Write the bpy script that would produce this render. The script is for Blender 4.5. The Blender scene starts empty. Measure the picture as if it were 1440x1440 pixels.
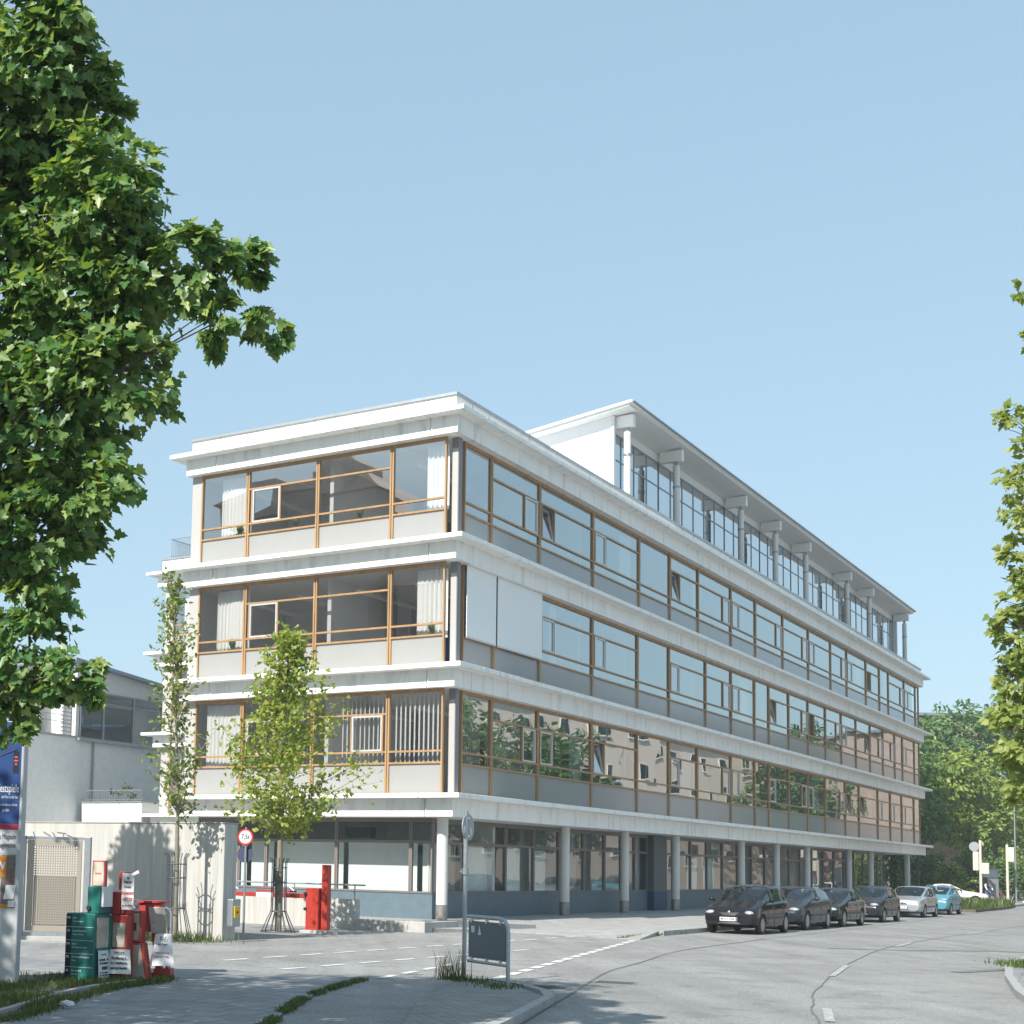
import bpy, bmesh, math, random
import numpy as np
from mathutils import Vector, Matrix, Quaternion
random.seed(7); RNG = np.random.default_rng(11)
sc = bpy.context.scene; COL = sc.collection
R = math.radians; PI = math.pi
# ------------------------------------------------------------------ frame of the street building
TH = 0.5903; OX, OY = 4.4243, 44.0
SX, SY = math.sin(TH), math.cos(TH)            # along the street
NX, NY = math.cos(TH), -math.sin(TH)           # outward from the street front
ROT = PI/2 - TH
def bw(u, v, z=0.0): return (OX + SX*u - NX*v, OY + SY*u - NY*v, z)
# ------------------------------------------------------------------ helpers
class MB:
    def __init__(s): s.v = []; s.f = []; s.m = []; s.mi = 0
    def face(s, pts):
        b = len(s.v); s.v += [tuple(p) for p in pts]; s.f.append(tuple(range(b, b+len(pts)))); s.m.append(s.mi)
    def box(s, x0, x1, y0, y1, z0, z1):
        if x0 > x1: x0, x1 = x1, x0
        if y0 > y1: y0, y1 = y1, y0
        if z0 > z1: z0, z1 = z1, z0
        b = len(s.v)
        s.v += [(x0,y0,z0),(x1,y0,z0),(x1,y1,z0),(x0,y1,z0),(x0,y0,z1),(x1,y0,z1),(x1,y1,z1),(x0,y1,z1)]
        for q in ((0,3,2,1),(4,5,6,7),(0,1,5,4),(1,2,6,5),(2,3,7,6),(3,0,4,7)):
            s.f.append(tuple(b+i for i in q)); s.m.append(s.mi)
        return s
    def obox(s, c, ax, ay, az):                 # oriented box: centre, three half vectors
        c, ax, ay, az = map(Vector, (c, ax, ay, az)); b = len(s.v)
        for k in (-1, 1):
            for (i, j) in ((-1,-1),(1,-1),(1,1),(-1,1)): s.v.append(tuple(c+ax*i+ay*j+az*k))
        for q in ((0,3,2,1),(4,5,6,7),(0,1,5,4),(1,2,6,5),(2,3,7,6),(3,0,4,7)):
            s.f.append(tuple(b+i for i in q)); s.m.append(s.mi)
        return s
    def tube(s, pts, r, n=8, cap=True):         # r number or list
        pts = [Vector(p) for p in pts]; k = len(pts)
        rr = r if isinstance(r, (list, tuple)) else [r]*k
        prev = None; b = len(s.v)
        for i, p in enumerate(pts):
            d = (pts[min(i+1,k-1)] - pts[max(i-1,0)])
            d = d.normalized() if d.length > 1e-9 else Vector((0,0,1))
            if prev is None:
                a = Vector((0,0,1)) if abs(d.z) < .9 else Vector((1,0,0)); x = d.cross(a).normalized()
            else:
                x = (prev - d*prev.dot(d)); x = x.normalized() if x.length > 1e-6 else d.orthogonal().normalized()
            prev = x; y = d.cross(x)
            for j in range(n):
                t = 2*PI*j/n; s.v.append(tuple(p + (x*math.cos(t)+y*math.sin(t))*rr[i]))
        for i in range(k-1):
            for j in range(n):
                s.f.append((b+i*n+j, b+i*n+(j+1)%n, b+(i+1)*n+(j+1)%n, b+(i+1)*n+j)); s.m.append(s.mi)
        if cap:
            s.f.append(tuple(b+j for j in reversed(range(n)))); s.f.append(tuple(b+(k-1)*n+j for j in range(n))); s.m += [s.mi, s.mi]
        return s
    def lathe(s, prof, c=(0,0,0), axis='z', n=24, cap=True):   # prof: (radius, height)
        b = len(s.v)
        for r, h in prof:
            for j in range(n):
                t = 2*PI*j/n; a, d = r*math.cos(t), r*math.sin(t)
                p = (a, d, h) if axis == 'z' else ((h, a, d) if axis == 'x' else (d, h, a))
                s.v.append((p[0]+c[0], p[1]+c[1], p[2]+c[2]))
        for i in range(len(prof)-1):
            for j in range(n):
                s.f.append((b+i*n+j, b+i*n+(j+1)%n, b+(i+1)*n+(j+1)%n, b+(i+1)*n+j)); s.m.append(s.mi)
        if cap:
            s.f.append(tuple(b+j for j in reversed(range(n)))); s.f.append(tuple(b+(len(prof)-1)*n+j for j in range(n))); s.m += [s.mi, s.mi]
        return s
    def prism(s, poly, z0, z1):
        n = len(poly); b = len(s.v)
        zz0 = z0 if isinstance(z0, (list, tuple)) else [z0]*n; zz1 = z1 if isinstance(z1, (list, tuple)) else [z1]*n
        s.v += [(p[0], p[1], z) for p, z in zip(poly, zz0)] + [(p[0], p[1], z) for p, z in zip(poly, zz1)]
        s.f.append(tuple(b+i for i in reversed(range(n)))); s.f.append(tuple(b+n+i for i in range(n)))
        for i in range(n): s.f.append((b+i, b+(i+1)%n, b+n+(i+1)%n, b+n+i))
        s.m += [s.mi]*(n+2); return s
    def ball(s, c, r, n=12, k=8):
        rx, ry, rz = r if isinstance(r, (list, tuple)) else (r, r, r)
        b = len(s.v)
        for i in range(k+1):
            a = PI*i/k
            for j in range(n):
                t = 2*PI*j/n; s.v.append((c[0]+rx*math.sin(a)*math.cos(t), c[1]+ry*math.sin(a)*math.sin(t), c[2]-rz*math.cos(a)))
        for i in range(k):
            for j in range(n): s.f.append((b+i*n+j, b+i*n+(j+1)%n, b+(i+1)*n+(j+1)%n, b+(i+1)*n+j)); s.m.append(s.mi)
        return s
    def mesh(s, name, mats, smooth=None):
        me = bpy.data.meshes.new(name); me.from_pydata(s.v, [], s.f); me.validate(clean_customdata=False)
        for m in (mats if isinstance(mats, (list, tuple)) else [mats]): me.materials.append(m)
        if len(me.materials) > 1 and len(me.polygons) == len(s.m): me.polygons.foreach_set('material_index', s.m)
        if smooth is not None:
            me.polygons.foreach_set('use_smooth', [True]*len(me.polygons)); me.set_sharp_from_angle(angle=R(smooth))
        me.update(); return me
def link(name, me, parent=None, loc=(0,0,0), rz=0.0):
    o = bpy.data.objects.new(name, me); COL.objects.link(o)
    if parent is not None: o.parent = parent
    o.location = loc; o.rotation_euler = (0, 0, rz); return o
def ob(name, mb, mat, parent=None, loc=(0,0,0), rz=0.0, smooth=None, bevel=0):
    o = link(name, mb.mesh(name, mat, smooth), parent, loc, rz)
    if bevel:
        b = o.modifiers.new('bevel', 'BEVEL'); b.width = bevel; b.segments = 2; b.limit_method = 'ANGLE'
    return o
def tag(o, label, cat, group=None, kind=None):
    if label: o['label'] = label
    if cat: o['category'] = cat
    if group: o['group'] = group
    if kind: o['kind'] = kind
    return o
def thing(name, label, cat, loc=(0,0,0), rz=0.0, group=None):
    o = link(name, None, None, loc, rz); o.empty_display_size = .3
    return tag(o, label, cat, group)
def struct(name, mb, mat, **k):
    o = ob(name, mb, mat, **k); o['kind'] = 'structure'; return o
def dup(root, loc, rz, label=None):
    r = root.copy(); COL.objects.link(r); r.location = loc; r.rotation_euler = (0, 0, rz)
    if label: r['label'] = label
    for ch in list(root.children):
        c = ch.copy(); COL.objects.link(c); c.parent = r
        for g in list(ch.children):
            d = g.copy(); COL.objects.link(d); d.parent = c
    return r
# ------------------------------------------------------------------ materials
MATS = {}
def nodes(m): return m.node_tree.nodes, m.node_tree.links
def mat(name, col, rough=.6, metal=0.0, var=.0, scale=6.0, bump=0.0, bscale=60.0, spec=.5, stretch=None, coat=0.0, dirt=None):
    m = bpy.data.materials.new(name); m.use_nodes = True; N, L = nodes(m)
    p = N['Principled BSDF']; p.inputs['Base Color'].default_value = (*col, 1); p.inputs['Roughness'].default_value = rough
    p.inputs['Metallic'].default_value = metal; p.inputs['Specular IOR Level'].default_value = spec; p.inputs['Coat Weight'].default_value = coat
    if var or bump or dirt:
        tc = N.new('ShaderNodeTexCoord'); mp = N.new('ShaderNodeMapping'); L.new(tc.outputs['Object'], mp.inputs[0])
        if stretch: mp.inputs['Scale'].default_value = stretch
    if var:
        nz = N.new('ShaderNodeTexNoise'); nz.inputs['Scale'].default_value = scale; nz.inputs['Detail'].default_value = 6; nz.inputs['Roughness'].default_value = .65
        L.new(mp.outputs[0], nz.inputs['Vector'])
        rp = N.new('ShaderNodeValToRGB'); rp.color_ramp.elements[0].position = .3; rp.color_ramp.elements[1].position = .72
        rp.color_ramp.elements[0].color = (*[c*(1-var) for c in col], 1); rp.color_ramp.elements[1].color = (*[min(1, c*(1+var)) for c in col], 1)
        L.new(nz.outputs['Fac'], rp.inputs[0]); out = rp.outputs[0]
        if dirt:
            n2 = N.new('ShaderNodeTexNoise'); n2.inputs['Scale'].default_value = dirt[1]; n2.inputs['Detail'].default_value = 4
            L.new(mp.outputs[0], n2.inputs['Vector'])
            r2 = N.new('ShaderNodeValToRGB'); r2.color_ramp.elements[0].position = dirt[2]; r2.color_ramp.elements[1].position = dirt[2]+.18
            r2.color_ramp.elements[0].color = (0,0,0,1); r2.color_ramp.elements[1].color = (dirt[3],)*3+(1,)
            L.new(n2.outputs['Fac'], r2.inputs[0])
            mx = N.new('ShaderNodeMix'); mx.data_type = 'RGBA'; L.new(r2.outputs[0], mx.inputs['Factor']); L.new(out, mx.inputs['A'])
            mx.inputs['B'].default_value = (*dirt[0], 1); out = mx.outputs['Result']
        L.new(out, p.inputs['Base Color'])
    if bump:
        n3 = N.new('ShaderNodeTexNoise'); n3.inputs['Scale'].default_value = bscale; n3.inputs['Detail'].default_value = 3
        L.new(mp.outputs[0], n3.inputs['Vector']); b = N.new('ShaderNodeBump'); b.inputs['Strength'].default_value = bump; b.inputs['Distance'].default_value = .02
        L.new(n3.outputs['Fac'], b.inputs['Height']); L.new(b.outputs[0], p.inputs['Normal'])
    MATS[name] = m; return m
def glass_mat(name, f0, tint, rough=.0, wob=.0, refl=(1,1,1)):
    m = bpy.data.materials.new(name); m.use_nodes = True; N, L = nodes(m); N.remove(N['Principled BSDF'])
    o = N['Material Output']; mx = N.new('ShaderNodeMixShader'); lw = N.new('ShaderNodeLayerWeight'); lw.inputs['Blend'].default_value = .5
    pw = N.new('ShaderNodeMath'); pw.operation = 'POWER'; pw.inputs[1].default_value = 4.5; L.new(lw.outputs['Facing'], pw.inputs[0])
    ma = N.new('ShaderNodeMath'); ma.operation = 'MULTIPLY_ADD'; ma.inputs[1].default_value = 1-f0; ma.inputs[2].default_value = f0; L.new(pw.outputs[0], ma.inputs[0])
    tr = N.new('ShaderNodeBsdfTransparent'); tr.inputs[0].default_value = (*tint, 1)
    gl = N.new('ShaderNodeBsdfGlossy'); gl.inputs['Roughness'].default_value = rough; gl.inputs['Color'].default_value = (*refl, 1)
    if wob:
        tc = N.new('ShaderNodeTexCoord'); nz = N.new('ShaderNodeTexNoise'); nz.inputs['Scale'].default_value = .55; nz.inputs['Detail'].default_value = 1
        L.new(tc.outputs['Object'], nz.inputs['Vector']); b = N.new('ShaderNodeBump'); b.inputs['Strength'].default_value = wob; b.inputs['Distance'].default_value = .05
        L.new(nz.outputs['Fac'], b.inputs['Height'])
        ge = N.new('ShaderNodeNewGeometry'); oi = N.new('ShaderNodeObjectInfo'); ad = N.new('ShaderNodeMath'); ad.operation = 'ADD'; L.new(ge.outputs['Random Per Island'], ad.inputs[0]); L.new(oi.outputs['Random'], ad.inputs[1])
        wn = N.new('ShaderNodeTexWhiteNoise'); wn.noise_dimensions = '1D'; L.new(ad.outputs[0], wn.inputs['W'])
        sb = N.new('ShaderNodeVectorMath'); sb.operation = 'SUBTRACT'; L.new(wn.outputs['Color'], sb.inputs[0]); sb.inputs[1].default_value = (.5,.5,.5)
        sc_ = N.new('ShaderNodeVectorMath'); sc_.operation = 'SCALE'; L.new(sb.outputs[0], sc_.inputs[0]); sc_.inputs['Scale'].default_value = .022
        av = N.new('ShaderNodeVectorMath'); av.operation = 'ADD'; L.new(b.outputs[0], av.inputs[0]); L.new(sc_.outputs[0], av.inputs[1])
        nm = N.new('ShaderNodeVectorMath'); nm.operation = 'NORMALIZE'; L.new(av.outputs[0], nm.inputs[0]); L.new(nm.outputs[0], gl.inputs['Normal'])
    L.new(ma.outputs[0], mx.inputs[0]); L.new(tr.outputs[0], mx.inputs[1]); L.new(gl.outputs[0], mx.inputs[2]); L.new(mx.outputs[0], o.inputs[0]); return m
def leaf_mat(name, c0, c1, trans=.35, rough=.45, spec=.4):
    m = bpy.data.materials.new(name); m.use_nodes = True; N, L = nodes(m); p = N['Principled BSDF']; o = N['Material Output']
    ge = N.new('ShaderNodeNewGeometry'); rp = N.new('ShaderNodeValToRGB')
    rp.color_ramp.elements[0].color = (*c0, 1); rp.color_ramp.elements[1].color = (*c1, 1)
    e = rp.color_ramp.elements.new(.75); e.color = (*[(a*.55+b*.45) for a, b in zip(c0, c1)], 1)
    L.new(ge.outputs['Random Per Island'], rp.inputs[0]); L.new(rp.outputs[0], p.inputs['Base Color'])
    p.inputs['Roughness'].default_value = rough; p.inputs['Specular IOR Level'].default_value = spec
    t = N.new('ShaderNodeBsdfTranslucent'); mv = N.new('ShaderNodeMix'); mv.data_type = 'RGBA'; mv.blend_type = 'MULTIPLY'; mv.inputs['Factor'].default_value = 1
    L.new(rp.outputs[0], mv.inputs['A']); mv.inputs['B'].default_value = (1.5, 1.4, .5, 1); L.new(mv.outputs['Result'], t.inputs[0])
    mx = N.new('ShaderNodeMixShader'); mx.inputs[0].default_value = trans
    L.new(p.outputs[0], mx.inputs[1]); L.new(t.outputs[0], mx.inputs[2]); L.new(mx.outputs[0], o.inputs[0]); return m
def paving_mat(name, col, size, mort, var=.12, ang=0.0, gap=.012):
    m = mat(name, col, .85); N, L = nodes(m); p = N['Principled BSDF']
    tc = N.new('ShaderNodeTexCoord'); mp = N.new('ShaderNodeMapping'); mp.inputs['Rotation'].default_value = (0, 0, ang); L.new(tc.outputs['Object'], mp.inputs[0])
    b = N.new('ShaderNodeTexBrick'); b.inputs['Scale'].default_value = 1.0; b.inputs['Brick Width'].default_value = size[0]; b.inputs['Row Height'].default_value = size[1]
    b.inputs['Mortar Size'].default_value = gap; b.inputs['Mortar Smooth'].default_value = .3; b.inputs['Bias'].default_value = 0
    b.inputs['Color1'].default_value = (*[c*(1-var) for c in col], 1); b.inputs['Color2'].default_value = (*[c*(1+var) for c in col], 1); b.inputs['Mortar'].default_value = (*mort, 1)
    L.new(mp.outputs[0], b.inputs['Vector'])
    nz = N.new('ShaderNodeTexNoise'); nz.inputs['Scale'].default_value = 1.7; nz.inputs['Detail'].default_value = 8; nz.inputs['Roughness'].default_value = .7; L.new(mp.outputs[0], nz.inputs['Vector'])
    rp = N.new('ShaderNodeValToRGB'); rp.color_ramp.elements[0].color = (.72,.72,.72,1); rp.color_ramp.elements[1].color = (1.15,1.15,1.15,1); rp.color_ramp.elements[0].position = .3; rp.color_ramp.elements[1].position = .7
    L.new(nz.outputs['Fac'], rp.inputs[0]); mx = N.new('ShaderNodeMix'); mx.data_type = 'RGBA'; mx.blend_type = 'MULTIPLY'; mx.inputs['Factor'].default_value = 1
    L.new(b.outputs['Color'], mx.inputs['A']); L.new(rp.outputs[0], mx.inputs['B']); L.new(mx.outputs['Result'], p.inputs['Base Color'])
    bp = N.new('ShaderNodeBump'); bp.inputs['Strength'].default_value = .4; bp.inputs['Distance'].default_value = .01; L.new(b.outputs['Fac'], bp.inputs['Height']); bp.invert = True
    L.new(bp.outputs[0], p.inputs['Normal']); return m
def asphalt_mat(name, col):
    m = mat(name, col, .9); N, L = nodes(m); p = N['Principled BSDF']; tc = N.new('ShaderNodeTexCoord')
    def nz(scale, det, lo, hi, a, b, st=None):
        n = N.new('ShaderNodeTexNoise'); n.inputs['Scale'].default_value = scale; n.inputs['Detail'].default_value = det; n.inputs['Roughness'].default_value = .6
        if st:
            mp = N.new('ShaderNodeMapping'); mp.inputs['Rotation'].default_value = (0, 0, TH); mp.inputs['Scale'].default_value = st; L.new(tc.outputs['Object'], mp.inputs[0]); L.new(mp.outputs[0], n.inputs['Vector'])
        else: L.new(tc.outputs['Object'], n.inputs['Vector'])
        r = N.new('ShaderNodeValToRGB'); r.color_ramp.elements[0].position = a; r.color_ramp.elements[1].position = b
        r.color_ramp.elements[0].color = (lo,)*3+(1,); r.color_ramp.elements[1].color = (hi,)*3+(1,); L.new(n.outputs['Fac'], r.inputs[0]); return r.outputs[0]
    out = None
    for q in (nz(.30, 6, .80, 1.06, .32, .68), nz(1.0, 4, .86, 1.04, .35, .62, (1.3, .06, 1)), nz(38, 2, .55, 1.35, .3, .7), nz(13, 5, .80, 1.12, .32, .68), nz(1.3, 5, .80, 1.0, .36, .47), nz(3.1, 2, .72, 1.0, .26, .33)):
        if out is None: out = q; continue
        mx = N.new('ShaderNodeMix'); mx.data_type = 'RGBA'; mx.blend_type = 'MULTIPLY'; mx.inputs['Factor'].default_value = 1
        L.new(out, mx.inputs['A']); L.new(q, mx.inputs['B']); out = mx.outputs['Result']
    mx = N.new('ShaderNodeMix'); mx.data_type = 'RGBA'; mx.blend_type = 'MULTIPLY'; mx.inputs['Factor'].default_value = 1
    mx.inputs['A'].default_value = (*col, 1); L.new(out, mx.inputs['B']); L.new(mx.outputs['Result'], p.inputs['Base Color'])
    n3 = N.new('ShaderNodeTexNoise'); n3.inputs['Scale'].default_value = 90; L.new(tc.outputs['Object'], n3.inputs['Vector'])
    b = N.new('ShaderNodeBump'); b.inputs['Strength'].default_value = .35; b.inputs['Distance'].default_value = .008; L.new(n3.outputs['Fac'], b.inputs['Height']); L.new(b.outputs[0], p.inputs['Normal']); return m
M = {}
M['white'] = mat('white_render_paint', (.86,.86,.835), .55, var=.05, scale=2.2, stretch=(1,1,.22), dirt=((.47,.47,.43), 3.0, .53, .45))
M['white2'] = mat('white_metal_trim', (.8,.8,.78), .4, var=.03, scale=2)
M['coping'] = mat('zinc_coping', (.42,.44,.45), .4, metal=.6, var=.1, scale=3)
M['joint'] = mat('dark_joint', (.06,.06,.06), .9)
M['wood'] = mat('varnished_larch_frame', (.38,.228,.108), .5, var=.24, scale=5, stretch=(1,1,.12))
M['woodd'] = mat('brown_open_casement', (.30,.17,.08), .5, var=.2, scale=5)
M['alu'] = mat('pale_aluminium', (.6,.6,.6), .4, metal=.3)
M['spandrel'] = mat('grey_enamel_spandrel', (.335,.335,.33), .12, var=.03, scale=1, spec=.4)
M['colgrey'] = mat('grey_corner_post', (.22,.22,.24), .6)
M['colpale'] = mat('pale_post_panel', (.44,.425,.41), .5)
M['conc'] = mat('fair_faced_concrete', (.47,.455,.425), .8, var=.16, scale=2.6, bump=.35, bscale=22, stretch=(4,4,.22), dirt=((.30,.30,.29), 1.1, .55, .5))
M['conclow'] = mat('grey_cast_concrete', (.42,.41,.39), .85, var=.14, scale=3, bump=.3, bscale=40)
M['colconc'] = mat('painted_concrete_column', (.66,.65,.62), .65, var=.05, scale=3, dirt=((.42,.42,.38), 2.2, .6, .5))
M['steel'] = mat('galvanised_steel', (.36,.38,.40), .45, metal=.7, var=.12, scale=12)
M['steeld'] = mat('dark_steel', (.10,.11,.12), .5, metal=.5)
M['sleeve'] = mat('column_sleeve_steel', (.34,.32,.30), .45, metal=.6, var=.25, scale=4)
M['base'] = mat('slate_blue_plinth', (.115,.165,.20), .5, var=.1, scale=4)
M['gfframe'] = mat('grey_brown_frame', (.19,.165,.155), .5)
M['frost'] = mat('pale_screen_fabric', (.78,.81,.79), .8, var=.03)
M['curtain'] = mat('white_curtain', (.93,.94,.92), .9, var=.03, scale=3)
M['blind'] = mat('white_external_blind', (.84,.86,.86), .6, var=.02)
M['room'] = mat('interior_wall_paint', (.80,.80,.78), .9)
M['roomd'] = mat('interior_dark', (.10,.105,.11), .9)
M['floor'] = mat('interior_floor', (.2,.2,.2), .8)
M['blue'] = mat('blue_wardrobe', (.06,.13,.28), .5)
M['soffit'] = mat('grey_board_soffit', (.70,.72,.73), .8, var=.12, scale=14)
M['penth'] = mat('white_fibre_panel', (.80,.81,.83), .5)
M['gutter'] = mat('gutter_zinc', (.3,.34,.38), .45, metal=.5)
M['glassS'] = glass_mat('office_glazing', .46, (.66,.72,.71), wob=.12, refl=(.92,.97,.97))
M['glassL'] = glass_mat('clear_glazing', .36, (.99,.99,.985), wob=.04)
M['glassG'] = glass_mat('shop_glazing', .12, (.92,.96,.95), wob=.08)
M['glassP'] = glass_mat('rooftop_glazing', .62, (.75,.85,.88), wob=.05)
M['annex'] = mat('grey_render', (.80,.81,.80), .85, var=.07, scale=3, bump=.2, bscale=50)
M['annexw'] = mat('white_render', (.68,.675,.66), .8, var=.04)
M['red'] = mat('red_enamel', (.40,.04,.027), .4, var=.2, scale=5, dirt=((.30,.06,.04), 3, .58, .6))
M['red2'] = mat('worn_red_plastic', (.46,.05,.05), .45, var=.15, scale=5)
M['green'] = mat('teal_green_enamel', (.012,.15,.125), .45, var=.15, scale=4, dirt=((.05,.17,.15), 6, .56, .6))
M['navy'] = mat('navy_strip', (.012,.014,.03), .5)
M['black'] = mat('black_rubber', (.02,.02,.02), .7)
M['paper'] = mat('paper_poster', (.72,.72,.72), .8)
M['print'] = mat('black_print', (.05,.05,.05), .8)
M['printw'] = mat('white_lettering', (.72,.74,.74), .7)
M['printr'] = mat('red_print', (.55,.12,.12), .8)
M['pane'] = mat('scratched_perspex', (.40,.36,.31), .25, var=.25, scale=6)
M['posterblue'] = mat('blue_poster', (.012,.05,.19), .6, var=.1, scale=2)
M['posterwhite'] = mat('white_poster', (.55,.56,.58), .7)
M['posterred'] = mat('red_poster_band', (.40,.03,.06), .6)
M['posterorange'] = mat('orange_poster', (.6,.22,.02), .6)
M['posterphoto'] = mat('poster_photo_tones', (.16,.13,.12), .6, var=.7, scale=3)
M['yellow'] = mat('yellow_plastic', (.7,.42,.03), .4)
M['mesh'] = mat('perforated_beige_steel', (.33,.295,.25), .6, metal=.2)
M['line'] = mat('road_paint', (.66,.66,.64), .8, var=.2, scale=7, dirt=((.32,.32,.31), 9, .5, .75))
M['seam'] = mat('tar_seam', (.14,.14,.14), .85)
M['lineworn'] = mat('worn_road_paint', (.43,.43,.42), .85, var=.2, scale=9, dirt=((.29,.29,.28), 8, .38, .95))
M['kerb'] = mat('granite_kerb', (.33,.33,.33), .8, var=.16, scale=9, bump=.3, bscale=40)
M['iron'] = mat('cast_iron', (.08,.075,.07), .7, var=.2, scale=20)
M['asphalt'] = asphalt_mat('pale_asphalt', (.292,.29,.284))
M['drive'] = asphalt_mat('driveway_asphalt', (.302,.298,.291))
M['slab'] = paving_mat('concrete_slabs', (.25,.25,.255), (.5,.5), (.10,.105,.09), .10, R(28))
M['sett'] = paving_mat('small_setts', (.27,.265,.255), (.2,.1), (.12,.12,.11), .15, R(35), .01)
M['plaza'] = paving_mat('plaza_slabs', (.36,.355,.345), (.6,.4), (.22,.22,.21), .05, ROT, .008)
M['soil'] = mat('dry_soil', (.13,.11,.08), .95, var=.3, scale=8, bump=.6, bscale=25)
M['grass'] = leaf_mat('grass_blades', (.035,.08,.014), (.17,.20,.06), .3)
M['drygrass'] = leaf_mat('dry_weed_stems', (.12,.11,.04), (.07,.11,.02), .3)
M['bark'] = mat('grey_brown_bark', (.075,.062,.05), .9, var=.35, scale=6, bump=.6, bscale=18, stretch=(1,1,.3))
M['bark2'] = mat('young_bark', (.22,.20,.15), .85, var=.3, scale=10)
M['maple'] = leaf_mat('maple_leaves', (.055,.16,.05), (.34,.43,.135), .38, .42, .5)
M['lime'] = leaf_mat('young_tree_leaves', (.18,.27,.04), (.42,.44,.10), .42)
M['lime2'] = leaf_mat('slim_tree_leaves', (.12,.19,.05), (.34,.37,.13), .4)
M['chest'] = leaf_mat('fresh_leaves', (.17,.25,.055), (.44,.47,.17), .45)
M['bgA'] = leaf_mat('far_yellow_green_leaves', (.12,.20,.035), (.34,.40,.09), .35)
M['bgB'] = leaf_mat('far_deep_green_leaves', (.05,.13,.04), (.17,.26,.08), .3)
M['shrubleaf'] = leaf_mat('shrub_leaves', (.03,.08,.02), (.10,.16,.04), .25)
M['pink'] = mat('salmon_render', (.80,.67,.585), .85, var=.05)
M['rooftile'] = mat('brown_roof_tiles', (.13,.075,.06), .8, var=.2, scale=3)
M['darkroof'] = mat('dark_brown_cladding', (.30,.25,.22), .8, var=.15, scale=.6)
M['tyre'] = mat('tyre_rubber', (.018,.018,.019), .75)
M['rim'] = mat('alloy_rim', (.33,.33,.34), .35, metal=.6)
M['carglass'] = glass_mat('tinted_car_glass', .07, (.58,.64,.64))
M['lampglass'] = mat('headlamp_glass', (.42,.44,.46), .10, metal=.3)
M['trim'] = mat('black_car_trim', (.025,.025,.027), .5)
M['skin'] = mat('skin', (.45,.27,.19), .6)
M['denim'] = mat('blue_denim', (.07,.11,.2), .8)
M['shirt'] = mat('white_shirt', (.7,.7,.7), .8)
M['vest'] = mat('dark_waistcoat', (.03,.035,.05), .8)
M['signred'] = mat('sign_red', (.55,.03,.03), .4)
M['signwhite'] = mat('sign_white', (.75,.75,.75), .4)
M['signback'] = mat('sign_back_grey', (.34,.37,.40), .45, metal=.3, var=.1, scale=6)
M['boardback'] = mat('dark_slate_board', (.075,.105,.125), .45, var=.1, scale=4)
M['sticker'] = mat('pale_sticker', (.62,.62,.6), .5)
M['housepane'] = mat('dark_window_pane', (.03,.04,.045), .05)
M['cream'] = mat('cream_housing', (.62,.56,.48), .5)
# ------------------------------------------------------------------ camera
CH = 1.85
sc.render.resolution_x = sc.render.resolution_y = 1024
cam = bpy.data.cameras.new('camera'); co = bpy.data.objects.new('camera', cam); COL.objects.link(co); sc.camera = co
pit, rol = .0922, .0227
c, s = math.cos(pit), math.sin(pit)
Xr, Up, Fw = Vector((1,0,0)), Vector((0,-s,c)), Vector((0,c,s))
cr, sr = math.cos(rol), math.sin(rol)
X2 = Xr*cr + Up*sr; U2 = Up*cr - Xr*sr
mw = Matrix((X2, U2, -Fw)).transposed().to_4x4(); mw.translation = (0, 0, CH); co.matrix_world = mw
cam.sensor_width = 36; cam.lens = 2026.94/1440*36; cam.shift_x = (720-443.07)/1440; cam.shift_y = (1025.75-720)/1440
cam.clip_start = .1; cam.clip_end = 3000
# ------------------------------------------------------------------ light
el = R(41.4); sx, sy = -.613, -.790
k = math.hypot(sx, sy); sd = Vector((sx/k*math.cos(el), sy/k*math.cos(el), math.sin(el)))
su = bpy.data.lights.new('sun', 'SUN'); su.energy = 4.6; su.angle = R(.53); su.color = (1, .95, .87)
so = bpy.data.objects.new('sun', su); COL.objects.link(so); so.rotation_euler = (-sd).to_track_quat('-Z', 'Y').to_euler(); so.location = (-60, -80, 90)
w = bpy.data.worlds.new('World'); sc.world = w; w.use_nodes = True; N, L = nodes(w)
sky = N.new('ShaderNodeTexSky'); sky.sky_type = 'NISHITA'; sky.sun_disc = False; sky.sun_elevation = el; sky.sun_rotation = math.atan2(sd.x, sd.y)
SKYG = .32; SKYT = (1.61, 2.08, 2.30, 1)
sky.air_density = 1.0; sky.dust_density = 2.2; sky.ozone_density = 1.2; sky.altitude = 500
bg = N['Background']; 
ga = N.new('ShaderNodeGamma'); ga.inputs[1].default_value = SKYG; L.new(sky.outputs[0], ga.inputs[0])
hs = N.new('ShaderNodeMix'); hs.data_type = 'RGBA'; hs.blend_type = 'MULTIPLY'; hs.inputs['Factor'].default_value = 1; L.new(ga.outputs[0], hs.inputs['A']); hs.inputs['B'].default_value = SKYT
L.new(hs.outputs['Result'], bg.inputs[0]); bg.inputs[1].default_value = .15
sc.view_settings.view_transform = 'Standard'; sc.view_settings.look = 'None'; sc.view_settings.gamma = 1; sc.view_settings.exposure = .66
sc.view_settings.use_curve_mapping = False
sc.cycles.max_bounces = 8; sc.cycles.transparent_max_bounces = 12; sc.cycles.caustics_reflective = False; sc.cycles.caustics_refractive = False
sc.cycles.sample_clamp_indirect = 6
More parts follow.
